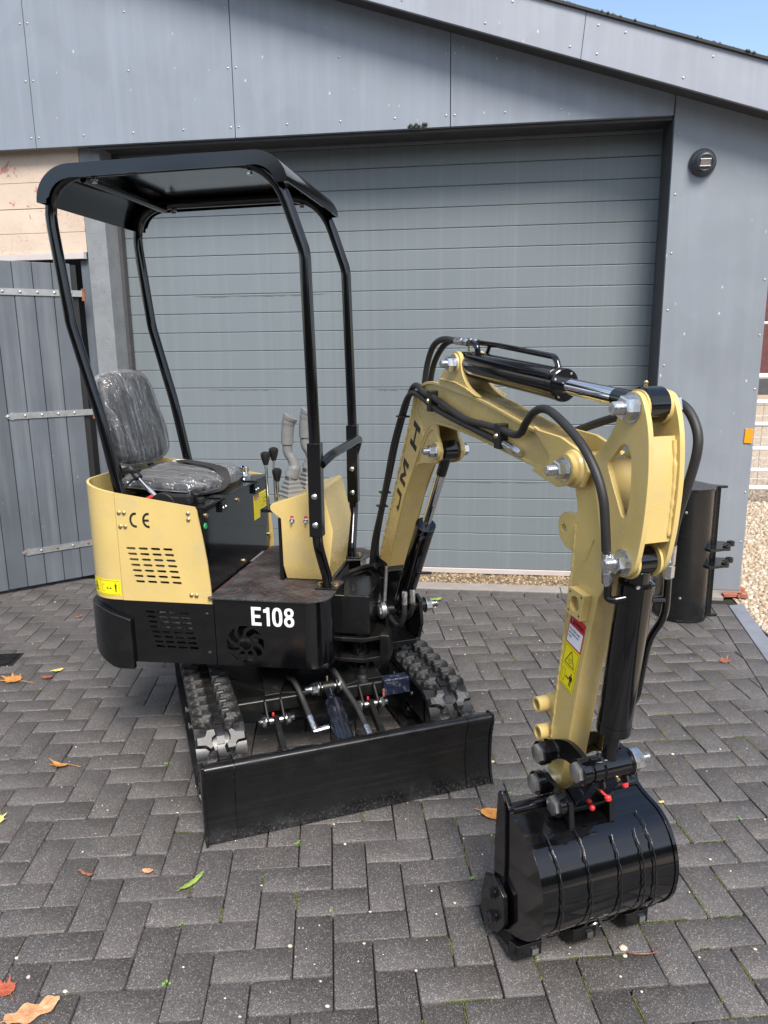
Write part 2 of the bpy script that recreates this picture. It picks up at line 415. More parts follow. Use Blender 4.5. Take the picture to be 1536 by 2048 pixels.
def gravel_mat(sc, cols):
    m, t, b, tc = nodes('gravel_%d' % sc); vec = tc.outputs['Object']
    cell = vor(t, vec, sc, 'Color'); sep = t.nodes.new('ShaderNodeSeparateColor'); t.links.new(cell, sep.inputs[0])
    base = ramp(t, sep.outputs[0], cols, 'CONSTANT'); t.links.new(base, b.inputs['Base Color'])
    t.links.new(bumpn(t, vor(t, vec, sc, 'Distance'), -.8, .01), b.inputs['Normal']); b.inputs['Roughness'].default_value = .75; return m
GC = [(0, (.26, .19, .12)), (.25, (.40, .31, .21)), (.5, (.48, .41, .32)), (.7, (.31, .22, .13)), (.85, (.55, .49, .42))]
M['gravel'] = gravel_mat(75, GC)
def stone_mat(name, cols):
    m, t, b, tc = nodes(name); g = t.nodes.new('ShaderNodeNewGeometry')
    base = ramp(t, g.outputs['Random Per Island'], cols, 'LINEAR'); t.links.new(base, b.inputs['Base Color']); b.inputs['Roughness'].default_value = .6; return m
M['stones'] = stone_mat('mixed_gravel_stones', GC)
M['wetstones'] = stone_mat('brown_gravel_stones', [(0, (.07, .05, .03)), (.4, (.17, .12, .065)), (.7, (.27, .19, .10)), (1, (.42, .34, .24))])
def quilt_mat():
    m, t, b, tc = nodes('quilted_black_mat'); vec = tc.outputs['Object']
    r = mapping(t, vec, (1, 1, 1), (0, 0, R(45 - 2)))
    sx = t.nodes.new('ShaderNodeSeparateXYZ'); t.links.new(r, sx.inputs[0])
    hs = []
    for o in (0, 1):
        a = t.nodes.new('ShaderNodeMath'); a.operation = 'PINGPONG'; t.links.new(sx.outputs[o], a.inputs[0]); a.inputs[1].default_value = .0149
        hs.append(a.outputs[0])
    mn = t.nodes.new('ShaderNodeMath'); mn.operation = 'MINIMUM'; t.links.new(hs[0], mn.inputs[0]); t.links.new(hs[1], mn.inputs[1])
    h = mapr(t, mn.outputs[0], 0, .006, 0, 1)
    base = ramp(t, nz(t, vec, 9, 5, .65), [(.42, (.020, .020, .021)), (.62, (.065, .064, .064))])
    t.links.new(base, b.inputs['Base Color']); b.inputs['Roughness'].default_value = .5
    n = bumpn(t, h, .6, .004); t.links.new(bumpn(t, nz(t, vec, 500, 2), .15, .001, n), b.inputs['Normal']); return m
M['quilt'] = quilt_mat()
def blade_mat():
    m, t, b, tc = nodes('scuffed_black_blade'); vec = tc.outputs['Object']
    sc = nz(t, mapping(t, vec, (1, 1, 30), (0, 0, 0)), 2.2, 5, .7)
    f = ramp(t, sc, [(.5, 0), (.75, .35)])
    base = mix(t, f, (.0035, .0035, .004), (.022, .021, .020))
    sz = t.nodes.new('ShaderNodeSeparateXYZ'); t.links.new(vec, sz.inputs[0])
    low = mapr(t, sz.outputs[2], 0, .055, 1, 0)
    spk = ramp(t, nz(t, vec, 120, 8, .8), [(.52, 0), (.68, .45)])
    ml = t.nodes.new('ShaderNodeMath'); ml.operation = 'MULTIPLY'; t.links.new(low, ml.inputs[0]); t.links.new(spk, ml.inputs[1])
    base = mix(t, ml.outputs[0], base, (.20, .19, .175))
    t.links.new(base, b.inputs['Base Color'])
    t.links.new(mapr(t, nz(t, vec, 12, 5, .65), .35, .7, .2, .5), b.inputs['Roughness'])
    t.links.new(bumpn(t, nz(t, vec, 60, 4), .07, .002), b.inputs['Normal']); return m
M['blade'] = blade_mat()
def film_mat():
    m, t, b, tc = nodes('clear_wrinkled_plastic_film'); vec = tc.outputs['Object']
    w = nz(t, mapping(t, vec, (6, 30, 5), (.25, .1, .15)), 1.4, 4, .6, .9)
    w2 = nz(t, vec, 34, 3, .6, 1.0)
    n = bumpn(t, w, 1.0, .03); n = bumpn(t, w2, .6, .008, n)
    gl = t.nodes.new('ShaderNodeBsdfGlossy'); gl.inputs['Roughness'].default_value = .12; gl.inputs['Color'].default_value = (.95, .96, .98, 1)
    t.links.new(n, gl.inputs['Normal'])
    df = t.nodes.new('ShaderNodeBsdfDiffuse'); df.inputs['Color'].default_value = (.75, .76, .78, 1); t.links.new(n, df.inputs['Normal'])
    tr = t.nodes.new('ShaderNodeBsdfTransparent')
    cr = ramp(t, nz(t, mapping(t, vec, (5, 34, 4), (.25, .1, .15)), 1.5, 4, .6, .9), [(.40, .03), (.50, .05), (.60, .15), (.69, .55)])  # whiter streaks painted into the film for the glints on its folds
    m1 = t.nodes.new('ShaderNodeMixShader'); m1.inputs[0].default_value = .55
    t.links.new(df.outputs[0], m1.inputs[1]); t.links.new(gl.outputs[0], m1.inputs[2])
    fr = t.nodes.new('ShaderNodeFresnel'); fr.inputs['IOR'].default_value = 1.5; t.links.new(n, fr.inputs['Normal'])
    ad = t.nodes.new('ShaderNodeMath'); ad.operation = 'ADD'; ad.use_clamp = True; t.links.new(fr.outputs[0], ad.inputs[0]); t.links.new(cr, ad.inputs[1])
    m2 = t.nodes.new('ShaderNodeMixShader'); t.links.new(ad.outputs[0], m2.inputs[0]); t.links.new(tr.outputs[0], m2.inputs[1]); t.links.new(m1.outputs[0], m2.inputs[2])
    t.links.new(m2.outputs[0], t.nodes['Material Output'].inputs['Surface']); t.nodes.remove(b); return m
M['film'] = film_mat()
M['vinyl'] = mat('black_seat_vinyl', (.022, .022, .024), .45, bump=.1, bs=300)
def leaf_mat(name, a, b_):
    m, t, b, tc = nodes(name); vec = tc.outputs['Object']
    t.links.new(ramp(t, nz(t, vec, 60, 4, .6), [(.35, a), (.65, b_)]), b.inputs['Base Color']); b.inputs['Roughness'].default_value = .5
    t.links.new(bumpn(t, nz(t, vec, 150, 3), .4, .002), b.inputs['Normal']); return m
M['lorange'] = leaf_mat('orange_leaf', (.40, .15, .03), (.55, .26, .07))
M['lbrown'] = leaf_mat('brown_leaf', (.16, .055, .03), (.28, .10, .05))
M['lred'] = leaf_mat('red_leaf', (.30, .055, .03), (.42, .13, .06))
M['lyellow'] = leaf_mat('yellow_leaf', (.55, .45, .10), (.60, .52, .22))
M['lgreen'] = leaf_mat('green_leaf', (.15, .25, .035), (.30, .37, .08))
M['ltan'] = leaf_mat('tan_leaf', (.42, .20, .09), (.58, .34, .18))
# ------------------------------------------------------------ ground
def sheet(name, x0, x1, y0, y1, z, m):
    mb = MB(); mb.f([mb.v(x0, y0, z), mb.v(x1, y0, z), mb.v(x1, y1, z), mb.v(x0, y1, z)])
    return tag(mb.build(name, m), kind='structure')
M['asphalt'] = mat('yard_asphalt', (.07, .067, .065), .8, var=.2, vs=4, bump=.3, bs=200)
mb = MB(); x0, x1, y0, y1 = -5.2, 1.62, .2, 4.66     # yard far around, with the paved part left out
for a, b, c, d in ((-120, 120, -120, y0), (-120, x0, y0, y1), (-120, 120, y1, 160), (x1, 120, y0, y1)):
    mb.f([mb.v(a, c, -.02), mb.v(b, c, -.02), mb.v(b, d, -.02), mb.v(a, d, -.02)])
tag(mb.build('ground', M['asphalt']), kind='structure')
pavement = sheet('pavement', x0, x1, y0, y1, -.016, M['soil'])

W = .1006; PF = Matrix.Translation((-.4958, 1.698, 0)) @ Matrix.Rotation(R(12.2), 4, 'Z')
PL, PWD, GAP = 2 * W, W, .0042
def strip_x(y): return 1.405 + .0705 * (y - 4.4)
def pave_clip(poly):
    """keep the part of a brick inside the paved area"""
    lines = [(Vector((0, -1)), -4.447), (Vector((-1, .0705)), -(strip_x(0) - .104))]     # n.p >= c
    P = [Vector(p) for p in poly]
    for n, c in lines:
        out = []
        for i in range(len(P)):
            a, b = P[i - 1], P[i]; da, db = n.dot(a) - c, n.dot(b) - c
            if (da < 0) != (db < 0): out.append(a + (b - a) * (da / (da - db)))
            if db >= 0: out.append(b)
        P = out
        if len(P) < 3: return None
    return P
def area(P): return abs(sum(P[i - 1].x * P[i].y - P[i].x * P[i - 1].y for i in range(len(P)))) / 2
def brick_prism(mb, P, dz=0, ch=.0016):
    cx = sum((p for p in P), Vector((0, 0))) / len(P)
    def ins(p, k):
        d = cx - p; return p + d.normalized() * k
    a = [mb.v(p.x, p.y, -.05) for p in P]; b = [mb.v(p.x, p.y, -.0018 + dz) for p in P]; c = [mb.v(*ins(p, ch * 1.4), dz) for p in P]
    n = len(P)
    for i in range(n):
        j = (i + 1) % n; mb.f([a[i], a[j], b[j], b[i]]); mb.f([b[i], b[j], c[j], c[i]])
    mb.f(c)
def project(p):
    d = Vector(p) - CAM_LOC; z = d.dot(fw)
    if z < .1: return None
    return d.dot(rc) / z * 1502 + 768, 1024 - d.dot(uc) / z * 1502, z
def paver_mesh(l, w, sd):
    rnd = random.Random(sd); mb = MB(); hx, hy = l / 2 - GAP / 2, w / 2 - GAP / 2
    pts = []
    for sx, sy in ((-1, -1), (1, -1), (1, 1), (-1, 1)):
        q = rnd.choice((.003, .004, .005, .009))
        e = [(sx * hx, sy * (hy - q)), (sx * (hx - q * .7), sy * hy)]
        if sx * sy > 0: e = e[::1]
        else: e = e[::-1]
        pts += e
    P = [Vector((p[0] + rnd.uniform(-.0006, .0006), p[1] + rnd.uniform(-.0006, .0006))) for p in pts]
    brick_prism(mb, P); mb2 = mb.build('paver', M['paver'], angle=50)
    me = mb2.data; bpy.data.objects.remove(mb2); return me
VAR = [paver_mesh(PL, PWD, k) for k in range(9)]
cand = []; rest = MB()
for m_ in range(-26, 30):
    for j in range(-40, 41):
        for kind in (0, 1):
            if kind == 0: ox, oy, sx, sy = j + 2 * m_, -j + 2 * m_, 2, 1
            else: ox, oy, sx, sy = 2 + j + 2 * m_, -j + 2 * m_, 1, 2
            if abs(ox) > 60 or abs(oy) > 45: continue
            c = PF @ Vector(((ox + sx / 2) * W, (oy + sy / 2) * W, 0))
            if not (x0 + .1 < c.x < x1 and y0 + .1 < c.y < y1): continue
            g = GAP / 2 / W
            quad = [PF @ Vector((u * W, v * W, 0)) for u, v in ((ox + g, oy + g), (ox + sx - g, oy + g), (ox + sx - g, oy + sy - g), (ox + g, oy + sy - g))]
            quad = [Vector((q.x, q.y)) for q in quad]
            cl = pave_clip(quad)
            if cl is None: continue
            whole = area(cl) > area(quad) * .995
            pr = project((c.x, c.y, 0)); seen = pr and -70 < pr[0] < 1606 and pr[1] < 2120
            hid = pr and (430 < pr[0] < 930 and 1180 < pr[1] < 1560) and (c.x + .742) ** 2 + (c.y - 2.832) ** 2 < .36
            cand.append((pr[2] if (seen and whole and not hid) else 99 + c.length, c, kind, cl))
cand.sort(key=lambda t: t[0])
rnd = random.Random(3)
for k, (z, c, kind, cl) in enumerate(cand):
    if k < 296 and z < 90:
        o = bpy.data.objects.new('paver', VAR[(k * 7) % 9]); COL.objects.link(o); o.parent = pavement
        o.location = (c.x, c.y, rnd.uniform(-.0022, .0012)); o.rotation_euler = (rnd.uniform(-.011, .011), rnd.uniform(-.011, .011), R(12.2) + (kind * math.pi / 2) + rnd.uniform(-.007, .007) + (math.pi if rnd.random() < .5 else 0))
    else: brick_prism(rest, cl, rnd.uniform(-.0012, .0010))
# one stretcher course along the kerb and one along the edging strip
x = x0
while x < strip_x(4.5) - .11:
    e = min(x + .2, strip_x(4.5) - .105); brick_prism(rest, [Vector(p) for p in ((x + .002, 4.452), (e - .002, 4.452), (e - .002, 4.545), (x + .002, 4.545))], rnd.uniform(-.001, .001)); x += .2012
y = 4.44
while y > y0 + .2:
    a, b = strip_x(y), strip_x(y - .2)
    brick_prism(rest, [Vector(p) for p in ((a - .1, y - .002), (b - .1, y - .198), (b - .004, y - .198), (a - .004, y - .002))], rnd.uniform(-.001, .001)); y -= .2012
rest.build('far_pavers', M['paver'], pavement, angle=50, kind='stuff')

mb = MB(); mb.hexa([(strip_x(0) + .0, 0.2, -.05), (strip_x(0) + .09, .2, -.05), (strip_x(4.45) + .085, 4.45, -.05), (strip_x(4.41), 4.41, -.05),
                    (strip_x(0) + .0, .2, .004), (strip_x(0) + .09, .2, .004), (strip_x(4.45) + .085, 4.45, .004), (strip_x(4.41), 4.41, .004)])
M['edgestrip'] = conc_mat('blue_grey_edging', (.17, .18, .21), .3)
tag(mb.build('edging_strip', M['edgestrip'], bevel=.003), kind='structure')
kerb = MB().box(-2.54, 1.42, 4.555, 4.672, -.05, .0).build('kerb', M['soil']); tag(kerb, kind='structure')
x = -2.54
while x < 1.40:
    e = min(x + 1.0, 1.42); MB().box(x + .002, e - .002, 4.552, 4.675, -.04, .007).build('kerbstone', M['kerb'], kerb, bevel=.004); x += 1.0
threshold = sheet('gravel_strip', -2.41, .995, 4.675, 4.95, -.012, M['wetstones'])
gravel = sheet('gravel_ground', strip_x(4.3) + .08, 14, .2, 30, -.008, M['gravel'])
def stones(name, m, par, n, xf, r0, r1, zb, sd):
    rnd = random.Random(sd); mb = MB()
    for _ in range(n):
        x, y = xf(rnd); r = rnd.uniform(r0, r1); a = rnd.random() * 6.28
        top = mb.v(x + rnd.uniform(-.3, .3) * r, y + rnd.uniform(-.3, .3) * r, zb + r * rnd.uniform(.7, 1.1)); n_ = 5
        lo = [mb.v(x + math.cos(a + k * 6.283 / n_) * r * rnd.uniform(.8, 1.2), y + math.sin(a + k * 6.283 / n_) * r * rnd.uniform(.7, 1.1), zb - r * .2) for k in range(n_)]
        md = [mb.v(x + math.cos(a + .3 + k * 6.283 / n_) * r * .85, y + math.sin(a + .3 + k * 6.283 / n_) * r * .8, zb + r * rnd.uniform(.4, .75)) for k in range(n_)]
        for k in range(n_):
            j = (k + 1) % n_; mb.f([lo[k], lo[j], md[k]]); mb.f([lo[j], md[j], md[k]]); mb.f([md[k], md[j], top])
    me = bpy.data.meshes.new(name); mb.bm.to_mesh(me); mb.bm.free(); me.materials.append(m); me.shade_smooth()
    o = bpy.data.objects.new(name, me); COL.objects.link(o); o.parent = par; o['kind'] = 'stuff'; return o
stones('gravel_stones', M['wetstones'], threshold, 5200, lambda r: (r.uniform(-2.40, .99), r.uniform(4.68, 4.925)), .006, .011, -.01, 1)
def gx(r):
    y = 3.4 + 5.0 * r.random() ** 1.4; return strip_x(min(y, 4.4)) + .10 + r.random() * (.45 + (y - 3.4) * .26), y
stones('gravel_stones', M['stones'], gravel, 6500, gx, .008, .017, -.006, 2)

# ------------------------------------------------------------ garage building
garage = thing('garage_building', (-.7, 4.62, 0), 'grey clad garage with a wide ribbed overhead door behind the yellow excavator', 'building')
WY = 4.62
def zlow(x): return 3.282 - .3122 * (x + .594)
screws = []
def panel(name, x0_, x1_, z0_, m, y0_=WY, y1_=WY + .03, flat_top=None):
    t0, t1 = (zlow(x0_) + .16, zlow(x1_) + .16) if flat_top is None else (flat_top, flat_top)
    g = .002
    mb = MB().plate([(x0_ + g, z0_), (x1_ - g, z0_), (x1_ - g, t1), (x0_ + g, t0)], y0_, y1_)
    return mb.build(name, m, garage, bevel=.0025)
def screw(par, x, z, y=WY, m=None):
    MB().dome((x, y, z), (0, -1, 0), .0062, .004, 8).build('screw', m or M['galv'], par)
gx_ = [-4.033, -2.7705, -1.508, -.2475, .9655]
for a, b in zip(gx_[:-1], gx_[1:]):
    p = panel('cladding_panel', a, b, 2.716, M['clad'])
    zs = [2.775, 3.09, 3.40]
    for x in (a + .024, b - .024):
        for z in zs:
            if z < zlow(x) - .03: screw(p, x, z)
    n = 3
    for k in range(1, n + 1):
        x = a + (b - a) * k / (n + 1)
        if zlow(x) > 2.8: screw(p, x, 2.775)
        if k == 2:
            for z in zs[1:]:
                if z < zlow(x) - .02: screw(p, x, z + .02)
p = panel('wall_panel', .9675, 1.53, .03, M['wallclad'])
for k in range(9):
    screw(p, .998, 2.62 - .31 * k); 
    if 2.45 - .3 * k > .1: screw(p, 1.508, 2.45 - .302 * k)
MB().box(.9675, 1.535, WY - .002, WY + .05, -.02, .028).build('plinth', M['kerb'], garage)
MB().box(1.49, 1.53, WY + .031, 9.5, 0, 2.45).build('side_wall', M['wallclad'], garage)
# soffit, barge boards, roof
for a, b in ((-4.03, -1.9), (-1.898, .438), (.440, 2.1)):
    pts = [(a, zlow(a)), (b, zlow(b)), (b + .02, zlow(b) + .222), (a + .02, zlow(a) + .222)]
    p = MB().plate(pts, 4.438, 4.46).build('bargeboard', M['barge'], garage, bevel=.002)
    x = a + .08
    while x < b - .03:
        screw(p, x, zlow(x) + .045, 4.438); screw(p, x + .14, zlow(x + .14) + .18, 4.438); x += .44
MB().plate([(-4.03, zlow(-4.03) + .02), (2.1, zlow(2.1) + .02), (2.1, zlow(2.1) + .04), (-4.03, zlow(-4.03) + .04)], 4.462, 4.80).build('soffit', M['jamb'], garage)
MB().plate([(-4.05, zlow(-4.05) + .226), (2.2, zlow(2.2) + .226), (2.2, zlow(2.2) + .243), (-4.05, zlow(-4.05) + .243)], 4.422, 9.5).build('roof', M['dark'], garage, bevel=.003)
rnd = random.Random(5); mb = MB()
for k in range(420):
    x = rnd.uniform(-.6, 1.7); r = rnd.uniform(.003, .009) * (1 if rnd.random() < .9 else 1.6)
    c = Vector((x, 4.422 + rnd.uniform(-.004, .10), zlow(x) + .243)); n_ = 6
    rr = [[mb.v(c + Vector((math.cos(a * 1.047) * r * q * rnd.uniform(.7, 1.2), math.sin(a * 1.047) * r * q * rnd.uniform(.7, 1.2), h * r))) for a in range(n_)] for q, h in ((1, -.4), (.9, .3), (.4, .8))]
    mb.rings(rr)
M['roofmoss'] = mat('grey_green_roof_moss', (.10, .105, .075), .95, var=.5, vs=30)
mb.build('moss', M['roofmoss'], garage, kind='stuff')
rnd = random.Random(9); mb = MB()
for k in range(16):
    x = -.448 + rnd.gauss(0, .026); r = rnd.uniform(.006, .014); c = Vector((x, 4.615, 2.722 + rnd.uniform(-.006, .012)))
    mb.rings([[mb.v(c + Vector((math.cos(a * 1.047) * r * q * rnd.uniform(.7, 1.2), math.sin(a * 1.047) * r * q * .7, h * r))) for a in range(6)] for q, h in ((.4, -.9), (1, 0), (.5, .8))])
mb.build('debris_tuft', M['dark'], garage, kind='stuff')
# door recess
MB().box(-2.40, .9665, WY + .031, 4.955, 2.722, 2.76).build('lintel_soffit', M['jamb'], garage)
MB().box(-2.45, .9665, WY + .0315, WY + .05, 2.700, 2.7215).build('drip_trim', M['jamb'], garage)
MB().box(.9685, .99, WY + .031, 4.90, .0, 2.721).build('door_jamb', M['jamb'], garage)
MB().box(-2.408, -2.385, 4.86, 4.91, .0, 2.721).build('door_jamb', M['jamb'], garage)
door = MB().box(-2.41, 1.02, 4.93, 4.95, .02, 2.80).build('garage_door', M['dark'], garage, label='grey green ribbed overhead door')
pitch = .1213
zs = .035; k = 0
base = MB().box(-2.41, 1.02, 4.92, 4.929, -.0598, .0598).build('door_slat', M['slat'], door, bevel=.0058, seg=2)
while True:
    zc = zs + pitch * (k + .5)
    if zc > 2.78: break
    o = base if k == 0 else base.copy()
    if k: COL.objects.link(o)
    o.location = (0, 0, zc); k += 1
MB().box(-2.41, 1.02, 4.912, 4.93, .0, .034).build('bottom_seal', M['alu'], door, bevel=.002)
for k in range(1, 5):    # dark joints between the door sections
    zz = zs + pitch * 5 * k
    MB().box(-2.41, 1.02, 4.9235, 4.9285, zz - .0036, zz + .0036).build('section_joint', M['ink'], door)
M['damp'] = mat('damp_door_paint', (.115, .132, .138), .22, var=.1, vs=8)
rnd = random.Random(17)
for zz, xa, xb, mx in ((1.852, -1.95, -1.02, .012), (1.246, -.78, -.32, .016), (1.246, -1.9, -1.4, .010), (.639, -.60, .62, .012), (1.246, .1, .7, .008)):
    n = 26; top = []; bot = []
    for k in range(n + 1):
        x = xa + (xb - xa) * k / n; e = min(1, k / 4, (n - k) / 4)
        bot.append((x, zz - .007 - mx * e * rnd.uniform(.25, 1))); top.append((x, zz - .0065))
    MB().plate(top + bot[::-1], 4.9194, 4.9199, XZ).build('damp_stain', M['damp'], door)
# column, lintel boards, gate opening
MB().box(-2.543, -2.409, 4.70, 4.96, -.02, 2.75).build('concrete_column', M['conc'], garage, bevel=.004)
for a, b in ((2.115, 2.238), (2.2395, 2.384), (2.3875, 2.539), (2.5405, 2.80)):
    MB().box(-5.6, -2.5455, 4.70, 4.76, a, b).build('lintel_board', M['peel'], garage, bevel=.0025)
strip = MB().box(-5.6, -2.56, 4.68, 4.699, 2.074, 2.113).build('drip_strip', M['alu'], garage, bevel=.003)
MB().box(-2.56, -2.546, 4.682, 4.70, 2.072, 2.118).build('strip_end', M['galv'], strip, bevel=.003)
MB().box(-2.605, -2.5445, 4.715, 4.76, 0, 2.07).build('gate_post', M['plank'], garage, bevel=.003)
MB().box(-5.6, -2.41, 5.6, 5.65, -.1, 2.8).build('inner_wall', M['dark'], garage)
MB().box(-5.65, -5.6, 4.70, 5.65, -.1, 2.8).build('inner_wall', M['dark'], garage)
MB().box(-2.5430, -2.42, 4.961, 5.6, -.1, 2.8).build('inner_wall', M['dark'], garage)
# ------------------------------------------------------------ wooden gate, swung outwards
GF = frame(-2.615, 4.60, -135.5)
gate = thing('wooden_gate', (-2.615, 4.60, 0), 'blue grey plank gate with three steel strap hinges standing ajar left of the column', 'gate')
rnd = random.Random(11)
for k in range(12):
    a = .006 + k * .1125; 
    MB(GF).box(a, a + .1095, 0 + rnd.uniform(-.001, .001), .022, .022 + rnd.uniform(0, .004), 2.035).build('plank', M['plank'], gate, bevel=.004)
for z in (.25, 1.116, 1.857): MB(GF).box(.02, 1.35, -.03, -.002, z - .06, z + .06).build('ledger', M['plank'], gate)
MB(GF).box(-.03, .004, -.01, .01, .03, 2.03).build('edge_strip', M['ink'], gate)
for z, l in ((.25, .47), (1.116, .475), (1.857, .72)):
    h = .019
    st = MB(GF).plate([(-.05, z - h), (l - .05, z - h), (l - .045, z - h - .006), (l - .03, z - h), (l - .012, z - h * .6), (l, z), (l - .012, z + h * .6), (l - .03, z + h), (l - .045, z + h + .006), (l - .05, z + h), (-.05, z + h)], .0235, .0285).build('strap_hinge', M['galv'], gate, bevel=.001)
    k = 0; x = l - .018
    while x > 0:
        MB(GF).dome((x, .0285, z), (0, 1, 0), .009, .006, 10).build('bolt', M['galv'] if z > .5 or k % 2 else M['rust'], st); x -= .098; k += 1
    MB(GF).cyl((-.06, .02, z - .045), (-.06, .02, z + .03), .012).build('hinge_knuckle', M['rust'], st)
# ------------------------------------------------------------ things on the right wall
camr = thing('security_camera', (1.128, 4.62, 2.466), 'round dark grey security camera on the wall under the eaves', 'camera')
C0 = Vector((1.128, WY - .001, 2.466)); dn = Vector((.05, -.9, -.25)).normalized()
M['camgrey'] = mat('dark_grey_camera_shell', (.035, .04, .05), .4, bump=.05, bs=400)
MB().lathe(C0, C0 + Vector((0, -1, 0)), [(0, .07), (.012, .072), (.022, .068), (.03, .06), (.04, .057)], 32).build('base_ring', M['camgrey'], camr)
MB().lathe(C0 + Vector((0, -.03, 0)), C0 + Vector((0, -.03, 0)) + dn, [(0, .055), (.02, .054), (.034, .047), (.038, .04), (.034, .036)], 32).build('eyeball', M['camgrey'], camr)
cb = C0 + Vector((0, -.03, 0)) + dn * .0345
MB(Matrix.Translation(cb) @ dn.to_track_quat('-Y', 'Z').to_matrix().to_4x4()).box(-.026, .026, -.004, 0, -.014, .014).build('lens_window', mat('lens_glass', (.20, .17, .16), .15), camr)
for z in (-.017, .017): MB(Matrix.Translation(cb) @ dn.to_track_quat('-Y', 'Z').to_matrix().to_4x4()).box(-.028, .028, -.006, 0, z - .002, z + .002).build('trim_bar', M['white'], camr)
refl = MB().plate([(1.473, .932), (1.518, .929), (1.519, 1.014), (1.502, 1.015), (1.496, 1.009), (1.490, 1.015), (1.475, 1.016)], WY - .008, WY - .0005).build('reflector', M['orange'], bevel=.0015)
tag(refl, 'small orange rectangular reflector fixed near the right edge of the wall', 'reflector')
# spare bucket standing on end
SBM = Matrix.Translation((-.03, 0, 0))
SB = thing('spare_bucket', (1.12, 4.25, 0), 'wide black digging bucket stood on its end against the grey wall', 'bucket')
prof = [(.992, 4.37), (.985, 4.27), (.992, 4.19), (1.02, 4.135), (1.07, 4.10), (1.13, 4.092), (1.19, 4.11), (1.225, 4.145), (1.245, 4.19), (1.262, 4.225), (1.285, 4.225)]
sm = [(p.x, p.y) for p in catmull([(a, b, 0) for a, b in prof], 4)]
MB(SBM).ribbon(sm, .008, .012, .735, XY).build('shell', M['blacksat'], SB, angle=25)
endp = [(.975, 4.40)] + [(a - (.006 if a < 1.1 else -.004), b - .006) for a, b in prof[1:-1]] + [(1.275, 4.215), (1.318, 4.225), (1.325, 4.24), (1.30, 4.252), (1.25, 4.27), (1.18, 4.40)]
for a, b in ((.003, .013), (.734, .746)): MB(SBM).plate(roundpoly(endp, .01, 2), a, b, XY).build('end_plate', M['blacksat'], SB, bevel=.002)
for z in (.405, .31):
    MB(SBM).plate(roundpoly([(1.185, 4.16), (1.215, 4.10), (1.245, 4.105), (1.335, 4.15), (1.345, 4.172), (1.325, 4.19), (1.29, 4.18), (1.335, 4.25), (1.375, 4.25), (1.392, 4.268), (1.378, 4.288), (1.30, 4.30), (1.235, 4.24)], .012, 3), z, z + .014, XY, [circ(1.322, 4.170, .012, 12), circ(1.372, 4.269, .012, 12)]).build('mounting_ear', M['blacksat'], SB, bevel=.0015)
    for c in ((1.322, 4.170), (1.372, 4.269)):
        MB(SBM).plate(circ(*c, .021, 16), z - .004, z + .022, XY, [circ(*c, .012, 16)]).build('ear_boss', M['blacksat'], SB, bevel=.001)
for z in (.62, .14): MB(SBM).dome((1.08, 4.0965, z), (-.2, -1, 0), .008, .003, 10).build('bolt', M['steel'], SB)
# mesh fence, brick building
fence = thing('mesh_fence', (3.4, 7.5, 0), 'white pipe fence panel with wire mesh on the gravel at the far right', 'fence')
for z, r in ((1.68, .012), (1.201, .026), (.962, .022), (.756, .02), (.525, .02), (.319, .02), (.149, .024)):
    MB().cyl((1.6, 7.5, z), (5.2, 7.5, z), r, seg=12).build('rail', M['whitepipe'], fence)
for x in (1.62, 3.4, 5.18): MB().cyl((x, 7.5, 0), (x, 7.5, 1.7), .025, seg=12).build('post', M['whitepipe'], fence)
mb = MB()
for k in range(36): x = 1.65 + k * .1; mb.cyl((x, 7.515, .1), (x, 7.515, .97), .0025, seg=5)
for k in range(9): mb.cyl((1.6, 7.52, .13 + k * .1), (5.2, 7.52, .13 + k * .1), .0025, seg=5)
mb.build('wire_mesh', M['wire'], fence)
bb = thing('brick_building', (9, 24, 0), 'dark red brick building far behind the white fence', 'building')
MB().box(4.5, 16, 24, 26, .45, 5).build('wall', M['maroon'], bb); MB().box(4.48, 16, 23.95, 26, -.05, .449).build('base_course', M['jamb'], bb)
MB().box(4.4, 16.2, 23.8, 26.4, 5.0, 5.2).build('roof', M['jamb'], bb)
# broken bricks and drain
for i, (x, y, l, w_, h, a, lab) in enumerate(((1.475, 4.59, .11, .05, .02, 8, 'flat broken red brick lying at the foot of the grey wall'), (1.53, 4.575, .06, .045, .02, -12, 'small red brick fragment at the wall corner beside the gravel'), (1.535, 4.66, .055, .04, .035, 20, 'dark red brick stub behind the wall corner'))):
    fr = frame(x, y, a); rr = random.Random(i)
    P = [(sx * l / 2 * rr.uniform(.8, 1.1), sy * w_ / 2 * rr.uniform(.75, 1.1)) for sx, sy in ((-1, -1), (-.2, -1.1), (1, -1), (1.1, .1), (1, 1), (0, .9), (-1, 1))]
    o = MB(fr).plate(P, .003, h, XY).build('broken_brick', M['brickred'], bevel=.002)
    tag(o, lab, 'brick', 'broken red bricks at the wall')
drain = thing('drain_grate', (-2.42, 3.19, 0), 'dark square drain grate set in the paving at the left edge', 'drain')
DF = frame(-2.43, 3.20, 12.2)
MB(DF).box(-.12, .12, -.075, .075, -.03, .004).build('frame', M['blacksat'], drain, bevel=.002)
for k in range(7): MB(DF).box(-.105, .105, -.062 + k * .019, -.053 + k * .019, .0042, .008).build('bar', M['frame'], drain)

